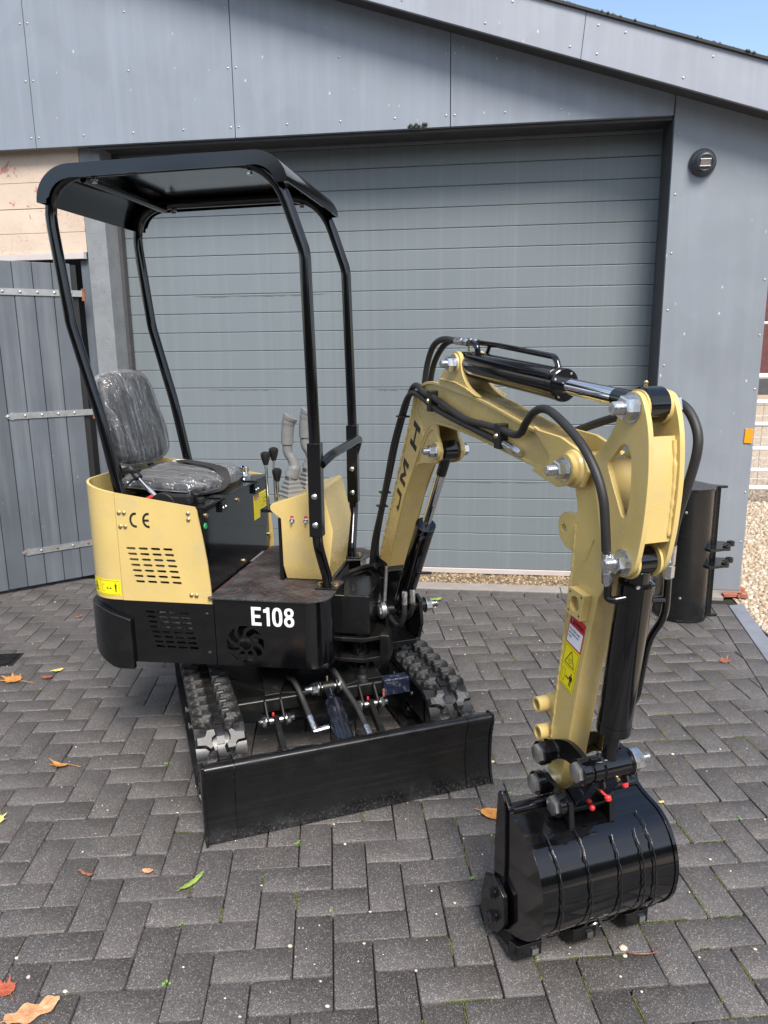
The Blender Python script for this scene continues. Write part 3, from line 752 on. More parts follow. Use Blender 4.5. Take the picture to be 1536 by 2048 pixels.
# across the yard, behind the photographer: seen only as the dark skyline mirrored in the black paint and chrome
M['hedge'] = mat('dark_conifer_hedge', (.030, .045, .022), .9, var=.5, vs=2)
hd = MB(); rnd = random.Random(31); xs_ = [-34 + k * .8 for k in range(86)]
tops = [4.3 + .9 * math.sin(k * .21) + rnd.uniform(-.5, .5) for k in range(86)]
rows = [[hd.v(x, -12 + dy + rnd.uniform(-.25, .25), (-.1 if f == 0 else tops[k] * f + rnd.uniform(-.15, .15))) for k, x in enumerate(xs_)] for dy, f in ((1.1, 0), (1.3, .35), (1.0, .75), (.4, 1), (-.6, .98), (-1.2, .6), (-1.2, 0))]
for a, c in zip(rows[:-1], rows[1:]):
    for k in range(85): hd.f([a[k], a[k + 1], c[k + 1], c[k]])
tag(hd.build('hedge', M['hedge'], angle=80), 'tall dark hedge across the yard mirrored in the black bucket paint', 'hedge')
# ------------------------------------------------------------ mini excavator: upper body
EX = thing('mini_excavator', (-.742, 2.832, 0), 'sand yellow and black mini excavator with canopy parked before the garage door', 'excavator')
H = frame(-.78, 2.79, -2.0)
ny, fy = -.36, .36
M['engine'] = mat('grey_engine_casting', (.16, .16, .165), .5, metal=.4, var=.3, vs=30)
# yellow side panels with vent slots
po = [(-.5165, .614), (-.1755, .614), (-.177, .68), (-.184, .77), (-.196, .86), (-.2085, .935), (-.216, .966), (-.5165, 1.012)]
po = po[:6] + [(-.211, .955), (-.218, .967)] + po[7:]
vents = []
for r_ in range(7):
    for c_ in range(4): vents.append(slot(-.470 + c_ * .0470 + r_ * .0043, .8105 - r_ * .0205, .037, .0095))
sp = MB(H).plate(po, ny, ny + .006, XZ, vents).build('side_panel', M['yellow'], EX, bevel=.0018)
MB(H).plate(po, fy - .006, fy, XZ).build('side_panel', M['yellow'], EX, bevel=.0018)
mb = MB(H)
def cee(cx, cz, r, w, e):
    n = 18; a0, a1 = R(75), R(285); t = math.tan(0)
    o = [(cx + r * .80 * math.cos(a0 + (a1 - a0) * k / n), cz + r * math.sin(a0 + (a1 - a0) * k / n)) for k in range(n + 1)]
    i = [(cx + (r - w) * .74 * math.cos(a0 + (a1 - a0) * k / n), cz + (r - w) * math.sin(a0 + (a1 - a0) * k / n)) for k in range(n + 1)]
    for k in range(n): mb.f([mb.v(*XZ(*p, e)) for p in (o[k], o[k + 1], i[k + 1], i[k])])
e = ny - .0008
cee(-.444, .915, .0275, .0085, e); cee(-.395, .915, .0275, .0085, e)
mb.f([mb.v(*XZ(*p, e)) for p in ((-.412, .9105), (-.392, .9105), (-.392, .9185), (-.412, .9185))])
mb.build('conformity_mark', M['ink'], sp, flat=True)
for x, z in ((-.504, .940), (-.485, .940), (-.503, .890), (-.484, .890), (-.243, .944), (-.243, .922), (-.251, .645), (-.232, .644)):
    MB(H).dome((x, ny, z), (0, -1, 0), .0085, .006).cyl((x, ny - .0045, z), (x, ny - .0064, z), .003, seg=6).build('screw', M['yzinc'], sp)
# lower black panel
vs_ = []
for r_ in range(8):
    for c_ in range(4): vs_.append(slot(-.415 + c_ * .0435 + r_ * .0043, .574 - r_ * .0187, .035, .0085))
lp = MB(H).plate([(-.5165, .376), (-.1705, .384), (-.1705, .6125), (-.5165, .6125)], ny - .001, ny + .005, XZ, vs_).build('lower_side_panel', M['black'], EX, bevel=.0015)
for x, z in ((-.197, .575), (-.195, .428)): MB(H).dome((x, ny - .001, z), (0, -1, 0), .009, .006).build('screw', M['frame'], lp)
# what shows through the vents
en = MB(H).box(-.50, -.05, -.25, .25, .40, .60).build('engine', M['engine'], EX, bevel=.01)
MB(H).cyl((-.44, -.28, .74), (-.28, -.28, .76), .05).build('air_filter', M['engine'], en)
MB(H).cyl((-.40, -.30, .52), (-.25, -.3, .52), .045).build('oil_filter', M['steel'], en)
MB(H).box(-.42, -.30, -.29, -.27, .40, .58).build('bracket', M['steel'], en)
MB(H).cyl((-.10, -.30, .455), (-.02, -.30, .455), .03).cyl((-.13, -.29, .50), (.05, -.29, .505), .012).build('pump', M['frame'], en)
# fan panel with model number: flat part, then rolled round the front corner
fan = []
fc = (-.058, .470)
for k in range(8):
    a = R(90 - 45 * k + 14); pts = []
    def pol(r, t): return (fc[0] + r * math.cos(t), fc[1] + r * math.sin(t))
    A = [(.030, 0), (.042, -3), (.056, -12), (.071, -27)]; B = [(.071, 3), (.056, 15), (.042, 24), (.030, 27)]
    fan.append([pol(r, a + R(t)) for r, t in A] + [pol(r, a + R(t)) for r, t in B])
fan.append(circ(*fc, .0225, 18))
fp = MB(H).plate([(-.1675, .384), (.165, .388), (.165, .634), (-.1675, .634)], ny - .001, ny + .005, XZ, fan).build('fan_panel', M['black'], EX, bevel=.0012)
arc = [(.1655, ny - .001)] + [(.165 + .085 * math.sin(t), -.276 - .085 * math.cos(t)) for t in [k / 8 * math.pi / 2 for k in range(1, 9)]] + [(.25, -.11)]
MB(H).ribbon(arc, .006, .388, .634, XY).build('front_corner', M['black'], fp, angle=40)
mb = MB(H); z0_, z1_ = .5435, .6125; hh = z1_ - z0_
def pr2(pts): mb.f([mb.v(x, ny - .0022, z) for x, z in pts])
def rect(x0_, x1_, a, b): pr2([(x0_, z0_ + a * hh), (x1_, z0_ + a * hh), (x1_, z0_ + b * hh), (x0_, z0_ + b * hh)])
rect(-.030, -.0185, 0, 1); rect(-.0185, .0065, 0, .17); rect(-.0185, .003, .42, .58); rect(-.0185, .006, .83, 1)
rect(.0265, .0375, 0, 1); pr2([(.0145, z0_ + .72 * hh), (.0265, z0_ + .72 * hh), (.0265, z0_ + hh), (.0245, z0_ + .93 * hh), (.0145, z0_ + .88 * hh)])
def oring(cx, cz, rx, rz, wx, wz, n=28, p=2.6):
    def pt(k, ax, az):
        c, s2 = math.cos(2 * math.pi * k / n), math.sin(2 * math.pi * k / n)
        return (cx + math.copysign(abs(c) ** (2 / p), c) * ax, cz + math.copysign(abs(s2) ** (2 / p), s2) * az)
    for k in range(n): pr2([pt(k, rx, rz), pt(k + 1, rx, rz), pt(k + 1, rx - wx, rz - wz), pt(k, rx - wx, rz - wz)])
zc_ = z0_ + hh / 2
oring(.0655, zc_, .0185, hh / 2 + .001, .0112, .011)
oring(.1085, z0_ + .275 * hh, .0185, .285 * hh, .0112, .0105, p=2.2); oring(.1085, z0_ + .755 * hh, .0172, .255 * hh, .0105, .0098, p=2.2)
mb.build('model_number', M['white'], fp, flat=True)
# chassis, floor
ch = MB(H); ch.box(-.50, .24, -.345, .345, .386, .396).box(-.165, .20, -.34, .34, .620, .634).box(.2, .245, -.27, -.1, .600, .634).box(.195, .245, .22, .345, .39, .634)
ch.build('chassis', M['blacksat'], EX, bevel=.002)
MB(H).box(-.165, .235, -.34, .34, .397, .40).box(.19, .2, -.2, .2, .40, .62).build('inner_plate', M['dark'], EX)
mo = [(-.186, .345), (-.186, -.372)] + [(.165 + .085 * math.sin(t), -.287 - .085 * math.cos(t)) for t in [k / 7 * math.pi / 2 for k in range(8)]] + [(.252, -.12), (.205, -.11), (.200, .165), (.262, .185), (.285, .25), (.27, .33), (.22, .36)]
fm = MB(H).plate(mo, .636, .644, XY).build('floor_mat', M['quilt'], EX, bevel=.003)
rnd = random.Random(8); mb = MB(H)
def inside(p, poly):
    c = False
    for i in range(len(poly)):
        a, b = poly[i - 1], poly[i]
        if (a[1] > p[1]) != (b[1] > p[1]) and p[0] < (b[0] - a[0]) * (p[1] - a[1]) / (b[1] - a[1]) + a[0]: c = not c
    return c
s_ = .0421
for i in range(-10, 11):
    for j in range(-14, 15):
        for q in (0, .5):
            x, y = (i + q) * s_, (j + q) * s_
            if not all(inside((x + dx, y + dy), mo) for dx in (-.015, .015) for dy in (-.015, .015)): continue
            if x < -.1 and rnd.random() < .25 or rnd.random() < .06: continue
            for dx, dy in ((.0045, .0018), (-.0018, .0045)):
                w_ = .0009; L_ = math.hypot(dx, dy); nx, nyy = -dy / L_ * w_, dx / L_ * w_
                mb.f([mb.v(x - dx - nx, y - dy - nyy, .6450), mb.v(x + dx - nx, y + dy - nyy, .6450), mb.v(x + dx + nx, y + dy + nyy, .6450), mb.v(x - dx + nx, y - dy + nyy, .6450)])
cen = Vector((.02, 0)); per = [Vector(p) for p in mo]
for i in range(len(per)):
    a, b = per[i - 1], per[i]; L_ = (b - a).length; d = (b - a) / max(L_, 1e-6); n_ = Vector((-d.y, d.x)); k = 0
    if n_.dot(cen - a) < 0: n_ = -n_
    while k < L_ - .004:
        p = a + d * k + n_ * .010; q = p + d * .0034
        mb.f([mb.v(p.x, p.y, .6451), mb.v(q.x, q.y, .6451), mb.v(q.x + n_.x * .0014, q.y + n_.y * .0014, .6451), mb.v(p.x + n_.x * .0014, p.y + n_.y * .0014, .6451)]); k += .0085
mb.build('stitching', M['redthread'], fm, flat=True)
# rear shell
rp = [(-.5185, ny)] + [(-.548 - .128 * math.sin(t), ny + .128 - .128 * math.cos(t)) for t in [k / 10 * math.pi / 2 for k in range(0, 11)]]
rp = rp + [(p[0], -p[1]) for p in rp[::-1]]
def topz(x): return 1.0125 + max(0, (-.5185 - x)) * .20
rs = MB(H).ribbon(rp, -.010, .614, [topz(p[0]) for p in rp], XY).build('rear_shell', M['yellow'], EX, angle=50, bevel=.002)
MB(H).ribbon([(p[0] * .998, p[1] * .996) for p in rp], -.010, .378, .6125, XY).build('lower_rear_shell', M['black'], EX, angle=50)
cw = [(-.487, ny - .018)] + [(-.548 - .148 * math.sin(t), ny + .135 - .153 * math.cos(t)) for t in [k / 10 * math.pi / 2 for k in range(0, 11)]]
cw = cw + [(p[0], -p[1]) for p in cw[::-1]]; N_ = len(cw)
lo = [.352 + .055 * min(1, max(0, (-.56 - p[0]) / .12)) for p in cw]
MB(H).ribbon(cw, -.022, lo, [.545 + .045 * min(1, max(0, (-.49 - p[0]) / .13)) for p in cw], XY).build('counterweight', M['blacksat'], EX, angle=50, bevel=.005, seg=3)
# warning sticker wrapped on the rear corner
def rshell(s):       # point on the near corner at arc length s measured back from the seam
    s *= .77
    if s < .0295: return (-.5185 - s, ny, 0)
    t = (s - .0295) / .128; return (-.548 - .128 * math.sin(t), ny + .128 - .128 * math.cos(t), t)
def wrap(mb, pts, e):
    vs = []
    for u, v in pts:
        x, y, t = rshell(u); vs.append(mb.v(x - math.sin(t) * e, y - math.cos(t) * e, v))
    mb.f(vs)
st = MB(H)
for k in range(12):
    a, b = .004 + k * .0165, .004 + (k + 1) * .0165; wrap(st, [(a, .630), (b, .630), (b, .690), (a, .690)], .0014)
st = st.build('warning_sticker', M['stickery'], rs, angle=60)
mb = MB(H)
def bar(u0, v0, u1, v1): 
    n = max(1, int(abs(u1 - u0) / .015))
    for k in range(n): wrap(mb, [(u0 + (u1 - u0) * k / n, v0), (u0 + (u1 - u0) * (k + 1) / n, v0), (u0 + (u1 - u0) * (k + 1) / n, v1), (u0 + (u1 - u0) * k / n, v1)], .0024)
def tri(u, v, s):
    for (a, b) in (((0, 1), (.9, -.7)), ((.9, -.7), (-.9, -.7)), ((-.9, -.7), (0, 1))):
        d = Vector((b[0] - a[0], b[1] - a[1])).normalized() * .1; n_ = Vector((-d.y, d.x))
        wrap(mb, [(u + s * p[0], v + s * p[1]) for p in ((a[0] - n_.x, a[1] - n_.y), (b[0] - n_.x, b[1] - n_.y), (b[0] + n_.x, b[1] + n_.y), (a[0] + n_.x, a[1] + n_.y))], .0024)
bar(.010, .634, .196, .635); bar(.010, .685, .196, .686); bar(.010, .634, .011, .686); bar(.195, .634, .196, .686); bar(.120, .634, .121, .686)
tri(.158, .657, .02); bar(.150, .652, .156, .660); bar(.160, .650, .166, .656); bar(.156, .662, .161, .668)
bar(.092, .645, .108, .646); bar(.092, .669, .108, .670); bar(.107, .645, .108, .670)
bar(.026, .656, .034, .670); bar(.027, .643, .0295, .656); bar(.0305, .643, .033, .656); bar(.0275, .672, .0325, .677); bar(.023, .668, .037, .6705)
for u in (.056, .074): wrap(mb, [(u - .005, .6575), (u, .6535), (u + .005, .6575), (u, .6615)], .0024)
bar(.056, .657, .074, .658); mb.build('sticker_print', M['ink'], st, flat=True)
# seat box
sb = MB(H).plate([(-.205, .645), (-.193, .645), (-.193, .957), (-.205, .957)], -.347, .347, XZ).build('seat_box', M['black'], EX, bevel=.002)
MB(H).box(-.56, -.186, -.350, .350, .958, .966).build('box_lid', M['blacksat'], sb, bevel=.002)
for y in (-.178, .182):
    h_ = MB(H).box(-.192, -.180, y - .026, y + .026, .915, .9575).box(-.235, -.182, y - .026, y + .026, .9665, .971).build('hinge', M['blacksat'], sb, bevel=.0015)
    for dy in (-.012, .012): MB(H).dome((-.180, y + dy, .930), (1, 0, 0), .0065, .004).build('bolt', M['zinc'], h_)
for y, z in ((-.02, .925), (.015, .668), (.335, .70), (-.325, .93)): MB(H).hexbolt((-.193, y, z), (1, 0, 0), .008, .006).build('bolt', M['yzinc'], sb)
MB(H).cyl((-.194, -.338, .895), (-.188, -.338, .895), .011).build('green_lamp', M['green'], sb)
st = MB(H).plate([(.165, .800), (.235, .800), (.235, .832), (.355, .832), (.355, .905), (.165, .905)], -.1925, -.1915, lambda u, v, d: (d, u, v)).build('instruction_sticker', M['stickery'], sb)
mb = MB(H); q = lambda u0, v0, u1, v1, b=mb: b.f([b.v(-.1909, u, v) for u, v in ((u0, v0), (u1, v0), (u1, v1), (u0, v1))])
for v in (.842, .850, .866, .882, .893): q(.245, v, .345, v + .0012)
for v in (.872, .856): q(.275, v, .315, v + .003)
mb.build('sticker_print', M['ink'], st, flat=True)
mb = MB(H); q(.170, .884, .226, .902, mb); mb.build('sticker_header', M['stickerr'], st, flat=True)
mb = MB(H)
for v in (.888, .896): mb.f([mb.v(-.1903, u, w_) for u, w_ in ((.176, v), (.220, v), (.220, v + .0028), (.176, v + .0028))])
mb.build('header_print', M['stickerw'], st, flat=True)
cap = MB(H).lathe((-.275, .285, .966), (-.275, .285, 1.1), [(0, .036), (.004, .036), (.006, .024), (.012, .022), (.014, .019), (.018, .021), (.042, .021), (.048, .016), (.05, .004)], 22).build('filler_cap', M['chrome'], sb, angle=25)
mb = MB(H)
for k in range(14):
    a = k * math.pi / 7; mb.cyl((-.275 + .021 * math.cos(a), .285 + .021 * math.sin(a), .985), (-.275 + .021 * math.cos(a), .285 + .021 * math.sin(a), 1.007), .003, seg=6)
mb.build('grip_ribs', M['chrome'], cap)
# gear on the lid near the operator's side: throttle, switch panel, seat belt reel
th = MB(H).cyl((-.36, -.315, .955), (-.36, -.285, .955), .05, seg=26).box(-.37, -.25, -.31, -.25, .967, .992).build('throttle_quadrant', M['blackplastic'], EX, bevel=.002)
MB(H).tube([(-.365, -.30, .965), (-.43, -.27, 1.01), (-.485, -.245, 1.052)], .0085, seg=10, sm=3).build('lever_shaft', M['chrome'], th)
MB(H).tube([(-.475, -.25, 1.045), (-.515, -.235, 1.082)], [.016, .014], sm=0).box(-.53, -.48, -.26, -.215, 1.065, 1.078).build('lever_clamp', M['blackplastic'], th, bevel=.003)
MB(H).tube([(-.49, -.245, 1.05), (-.52, -.28, 1.01), (-.50, -.31, .975), (-.44, -.32, .97)], .004, seg=6).build('cable', M['blackplastic'], th)
MB(H).cyl((-.43, -.30, .975), (-.40, -.30, .99), .008).build('red_button', M['red'], th)
kn = MB(H).cyl((-.265, -.295, .966), (-.265, -.295, .984), .017).cyl((-.232, -.275, .966), (-.232, -.275, .984), .016).cyl((-.262, -.25, .968), (-.25, -.262, 1.003), .018).build('knob', M['blackplastic'], EX, bevel=.002)
MB(H).cyl((-.28, -.25, .975), (-.28, -.25, 1.005), .007, seg=10).build('key', M['chrome'], kn)
# seat
seat = MB(H).box(-.60, -.26, -.17, .24, .985, 1.0).box(-.58, -.34, -.12, .18, .966, .985).build('seat', M['blackplastic'], EX, bevel=.006)
def cushion(mb, cx, cy, lx, ly, z0, z1, T=None, inf=0.0):
    nx = ny_ = 14; T = T or (lambda p: p)
    def P(u, v, top):
        su = math.copysign(abs(u) ** 1.0, u); ex = 5
        k = (abs(u) ** ex + abs(v) ** ex)
        z = z0 + (z1 - z0) * max(0, 1 - .5 * abs(u) ** 8 - .5 * abs(v) ** 8) if top else z0
        sq = (1 - .10 * (abs(u) * abs(v)) ** 3)
        return T((cx + u * lx / 2 * sq * (1 + inf), cy + v * ly / 2 * sq * (1 + inf), z + (inf * .15 if top else -inf * .1)))
    for top in (1, 0):
        g = [[mb.v(P(-1 + 2 * i / nx, -1 + 2 * j / ny_, top)) for j in range(ny_ + 1)] for i in range(nx + 1)]
        for i in range(nx):
            for j in range(ny_): mb.f([g[i][j], g[i + 1][j], g[i + 1][j + 1], g[i][j + 1]])
        if top: G1 = g
    per = [(i, 0) for i in range(nx)] + [(nx, j) for j in range(ny_)] + [(i, ny_) for i in range(nx, 0, -1)] + [(0, j) for j in range(ny_, 0, -1)]
    for k in range(len(per)):
        a, b = per[k], per[(k + 1) % len(per)]
        mb.f([G1[a[0]][a[1]], G1[b[0]][b[1]], g[b[0]][b[1]], g[a[0]][a[1]]])
    return mb
def seatT(p): return (p[0], p[1], p[2] - (p[0] + .43) * .05)
cushion(MB(H), -.43, .035, .36, .425, .998, 1.034, seatT).build('cushion', M['vinyl'], seat, angle=60)
def backT(p):        # lay the cushion against the tilted back: u -> height, thickness -> forwards
    zz = (p[0]) + 1.245; xx = -.625 - (zz - 1.245) * .22 + p[2]; wdt = 1 - .13 * max(0, (zz - 1.20) / .2) - .05 * max(0, (1.2 - zz) / .2)
    return (xx, .003 + p[1] * wdt, zz)
cushion(MB(H), 0, 0, .345, .40, 0, .045, backT).build('backrest', M['vinyl'], seat, angle=60)
def wr(mb, amp, sc, sd):
    from mathutils import noise
    for v in mb.bm.verts:
        p = v.co; n = noise.noise(Vector((p.x * sc + sd, p.y * sc, p.z * sc * .5))) + .6 * noise.noise(Vector((p.x * sc * 2.3, p.y * sc * 2.3 + sd, p.z * sc)))
        v.co = p + (p - wr.c).normalized() * (amp * (n + .8))
    return mb
wr.c = H @ Vector((-.43, .035, .96)); b1 = cushion(MB(H), -.43, .035, .365, .43, (.990), 1.036, seatT, .02); wr(b1, .005, 22, 1).build('seat_film', M['film'], seat, angle=70)
wr.c = H @ Vector((-.68, 0, 1.24)); b2 = cushion(MB(H), 0, 0, (.35), .405, -.003, .048, backT, .02); wr(b2, .005, 20, 5).build('back_film', M['film'], seat, angle=70)
for y in (-.12, .13):
    MB(H).ribbon([(p.x, p.z) for p in catmull([(-.69, 0, 1.33), (-.655, 0, 1.16), (-.62, 0, 1.02), (-.57, 0, .975), (-.45, 0, .972)], 5)], .008, y - .02, y + .02, XZ).build('back_bracket', M['blacksat'], seat, angle=50)
def belt(pts, w, nm='seat_belt'):
    mb = MB(H); P = catmull(pts, 7); n = len(P); prev = None
    for i in range(n):
        d = (P[min(i + 1, n - 1)] - P[max(0, i - 1)]).normalized(); side = d.cross(Vector((0, 0, 1)))
        side = (side.normalized() if side.length > .2 else Vector((1, 0, 0)))
        if prev is not None and side.dot(prev) < 0: side = -side
        prev = side; a, b = P[i] - side * w / 2, P[i] + side * w / 2; up_ = d.cross(side) * .0012
        cur = [mb.v(a + up_), mb.v(b + up_), mb.v(b - up_), mb.v(a - up_)]
        if i:
            for k in range(4): mb.f([last[k], cur[k], cur[(k + 1) % 4], last[(k + 1) % 4]])
        last = cur
    return mb.build(nm, M['webbing'], seat, angle=50)
belt([(-.53, .20, 1.046), (-.47, .14, 1.053), (-.40, .10, 1.051), (-.32, .06, 1.046), (-.262, .01, 1.036), (-.240, -.035, 1.0), (-.245, -.08, .977), (-.28, -.15, .975), (-.32, -.21, .978), (-.36, -.24, .975)], .05)
MB(H).box(-.535, -.50, .15, .205, 1.0475, 1.0490).build('belt_label', M['stickerw'], seat)
# console
con = MB(H)
for ya, yb in ((-.15, .165),):
    pr_ = [(-.006, .941), (.174, .999), (.188, .994), (.222, .842), (.206, .705), (.200, .647), (.032, .647), (.027, .705), (.024, .884), (.006, .897), (-.014, .915), (-.017, .930)]
    yo = [0] * 12; yo[5] = yo[6] = .022
    A = [con.v(p[0], ya + o, p[1]) for p, o in zip(pr_, yo)]; B = [con.v(p[0], yb - o, p[1]) for p, o in zip(pr_, yo)]
    for L_ in (A, B):
        con.f([L_[4], L_[5], L_[6], L_[7]]); con.f([L_[i] for i in (0, 1, 2, 3, 4, 7, 8, 9, 10, 11)])
    for i in range(12): con.f([A[i], A[(i + 1) % 12], B[(i + 1) % 12], B[i]])
con = con.build('console', M['yellow'], EX, bevel=.003, seg=3)
MB(H).plate([(.012, .65), (.026, .65), (.020, .885), (.012, .885)], -.146, .16, XZ).build('console_rear_plate', M['blacksat'], con)
for x in (.068, .121):
    MB(H).hexbolt((x, -.15, .879), (0, -1, 0), .0085, .004).cyl((x, -.155, .879), (x, -.166, .873), .0035).build('toggle_switch', M['chrome'], con)
    MB(H).box(x - .006, x + .006, -.1512, -.1504, .889, .897).build('switch_label', M['stickerr'], con)
def joystick(x, y, z0):
    j = MB(H)
    prof = []
    for k in range(5): prof += [(.000 + k * .016, .058 - k * .0075), (.009 + k * .016, .060 - k * .0075), (.0115 + k * .016, .050 - k * .0075)]
    j.lathe((x, y, z0), (x, y, z0 + 1), prof + [(.083, .024)], 4, math.pi / 4)
    o = j.build('joystick', M['greyplastic'], EX, bevel=.004, seg=2)
    MB(H).tube([(x, y, z0 + .075), (x + .012, y, z0 + .11), (x + .004, y, z0 + .14), (x - .010, y, z0 + .165), (x - .012, y, z0 + .20)], [.028, .028, .027, .026, .025, .025, .024, .020, .019, .019, .018, .018, .018, .018, .018, .018, .018, .018, .018, .0185, .0185, .0185, .0185, .0185, .0185], seg=14).build('stick', M['greyplastic'], o, angle=60)
    MB(H).tube([(x - .012, y, z0 + .197), (x - .010, y, z0 + .235), (x - .004, y, z0 + .275), (x + .004, y, z0 + .295), (x + .008, y, z0 + .303)], [.023] * 6 + [.0235] * 6 + [.0255] * 4 + [.028] * 4 + [.029] * 2 + [.026, .013], seg=14).build('grip', M['greyplastic'], o, angle=60)
    return o
joystick(.045, -.06, .955); joystick(.075, .075, .965)
for x, y, zt, zb in ((-.063, -.03, 1.115, .90), (-.040, .0, 1.128, .90), (-.020, -.03, 1.052, .90)):
    lv = MB(H).cyl((x, y, zb), (x - .002, y, zt - .04), .0062, seg=12).build('control_lever', M['chrome'], EX)
    MB(H).lathe((x - .002, y, zt - .048), (x - .002, y, zt), [(0, .009), (.004, .010), (.022, .016), (.036, .019), (.045, .018), (.05, .012), (.052, .004)], 18).build('knob', M['blackplastic'], lv, angle=40)
MB(H).box(-.085, -.016, -.055, .03, .885, .90).build('lever_bracket', M['blacksat'], EX, bevel=.003)
# canopy: two bent tubes, sleeves, grab bar, sheet roof
for s_ in (-1, 1):
    y = .3 * s_
    pts = [(-.505, y, .90), (-.53, y, 1.01), (-.577, y, 1.28), (-.655, y, 1.60), (-.705, y, 2.08), (.095, y, 2.088), (.192, y, 1.805), (.205, y, 1.17)]
    P = fillets(pts, [0, .03, .05, .022, .17, .14, .022, 0], 8)
    po_ = MB(H).tube(P, .0195, seg=16, sm=0).build('canopy_post', M['black'], EX, angle=60)
    MB(H).hexa([(.181, y - .022, .862), (.227, y - .022, .862), (.227, y + .022, .862), (.181, y + .022, .862), (.182, y - .022, 1.188), (.228, y - .022, 1.188), (.228, y + .022, 1.188), (.182, y + .022, 1.188)]).build('sleeve', M['black'], po_, bevel=.003)
    MB(H).tube([(.204, y, .865), (.205, y * .97, .82), (.209, y * .80, .73), (.211, y * .72, .69), (.211, y * .70, .648)], .0185, seg=16, sm=4).build('foot_tube', M['black'], po_, angle=60)
    MB(H).box(.17, .255, y * .70 - .03, y * .70 + .03, .645, .651).build('foot_plate', M['blacksat'], po_, bevel=.002)
    for dx in (-.03, .03):
        MB(H).hexbolt((.211 + dx, y * .70 + .01, .651), (0, 0, 1), .009, .008).build('bolt', M['yzinc'], po_)
    for z in (.905, 1.005):
        MB(H).dome((.204, y - .022, z), (0, -1, 0), .0115, .008, 14).build('bolt', M['zinc'], po_)
MB(H).tube(fillet([(.222, -.285, 1.112), (.238, -.20, 1.135), (.238, .285, 1.135), (.21, .30, 1.06)], .05, 6), .0165, seg=14, sm=0).build('grab_bar', M['blacksat'], EX, angle=60)
rpf = [(-.708, 1.985), (-.706, 2.025), (-.690, 2.062), (-.660, 2.086), (-.60, 2.098), (-.55, 2.100), (.02, 2.108), (.07, 2.104), (.105, 2.088), (.13, 2.062), (.152, 2.02)]
rpf = [(-.583 - .125 * math.cos(t), 1.985 + .115 * math.sin(t)) for t in [k / 12 * math.pi / 2 for k in range(13)]] + [(-.40, 2.103), (-.18, 2.106)] + [(.045 + .11 * math.sin(t), 2.012 + .096 * math.cos(t)) for t in [k / 12 * math.pi / 2 for k in range(13)]]
rf = MB(H).ribbon(rpf, -.004, -.345, .345, XZ).build('canopy_roof', M['black'], EX, angle=50)
for s_ in (-1, 1):       # turned-down side flanges follow the roof line
    n = len(rpf); mb = MB(H); ins = []
    for i in range(n):
        a, b = Vector(rpf[max(0, i - 1)]), Vector(rpf[min(n - 1, i + 1)]); d = (b - a).normalized(); nn = Vector((d.y, -d.x)); w_ = .043 * (1 if .05 < i / n < .97 else .8)
        p = Vector(rpf[i]) + nn * w_; ins.append((p.x, p.y))
    A = [[mb.v(p[0], s_ * y_, p[1]) for p in L_] for L_ in (rpf, ins) for y_ in (.3455, .3415)]
    o1, o2, i1, i2 = A
    for i in range(n - 1):
        mb.f([o1[i], o1[i + 1], i1[i + 1], i1[i]]); mb.f([o2[i], i2[i], i2[i + 1], o2[i + 1]]); mb.f([i1[i], i1[i + 1], i2[i + 1], i2[i]]); mb.f([o1[i], o2[i], o2[i + 1], o1[i + 1]])
    mb.f([o1[0], i1[0], i2[0], o2[0]]); mb.f([o1[-1], o2[-1], i2[-1], i1[-1]])
    mb.build('side_flange', M['black'], rf, angle=50)
    for x in (-.52, .02):
        MB(H).cyl((x, .3 * s_, 2.058), (x, .3 * s_, 2.100), .006, seg=10).hexbolt((x, .3 * s_, 2.056), (0, 0, -1), .010, .010).dome((x, .3 * s_, 2.106), (0, 0, 1), .012, .004).build('roof_bolt', M['zinc'], rf)
MB(H).cyl((-.56, -.30, 2.06), (-.56, .30, 2.06), .0125, seg=12).build('roof_cross_tube', M['black'], rf)
# ------------------------------------------------------------ boom, arm, bucket
B = frame(-.363, 2.863, -62.8)
def pins(parent, x, z, y0_, y1_, r=.015, nut=.021, near_nut=True, far_nut=True, m=None, stud=.016):
    """pin through two plates with a big zinc nut and threaded end on each side asked for"""
    MB(B).cyl((x, y0_, z), (x, y1_, z), r).build('pin', M['zinc'], parent)
    if near_nut: MB(B).hexbolt((x, y0_, z), (0, -1, 0), nut, .022, stud).build('nut', M['zinc'], parent)
    if far_nut: MB(B).hexbolt((x, y1_, z), (0, 1, 0), nut, .018).build('nut', M['zinc'], parent)
def headed(parent, x, z, y, r=.024, collar=.03):
    """black collar with a bright hexagon bolt head on the near side"""
    MB(B).cyl((x, y + .004, z), (x, y - .018, z), collar, seg=24).build('collar', M['black'], parent)
    MB(B).hexbolt((x, y - .018, z), (0, -1, 0), r, .010, washer=False).build('bolt_head', M['steel'], parent)
outer = [(-.075, .635), (.184, 1.067), (.288, 1.250), (.318, 1.318), (.352, 1.362), (.402, 1.386), (.470, 1.394), (.562, 1.387), (.805, 1.360), (.937, 1.337), (1.19, 1.288)]
inner = [(.018, .635), (.216, .975), (.332, 1.118), (.391, 1.190), (.437, 1.235), (.48, 1.256), (.564, 1.260), (.784, 1.247), (1.18, 1.203)]
op = [(p.x, p.z) for p in catmull([(a, 0, b) for a, b in outer], 3)]; ip = [(p.x, p.z) for p in catmull([(a, 0, b) for a, b in inner], 3)]
boom = MB(B).plate(op + ip[::-1], -.038, .038, XZ).build('boom', M['yellow'], EX, bevel=.001)
leg = [(-.062, .637), (.185, 1.050), (.288, 1.225), (.322, 1.300), (.345, 1.300), (.40, 1.215), (.391, 1.190), (.332, 1.118), (.216, .975), (.018, .635)]
for s_ in (-1, 1): MB(B).plate(leg, *sorted((.0383 * s_, .0416 * s_)), XZ).build('leg_plate', M['yellow'], boom, bevel=.001)
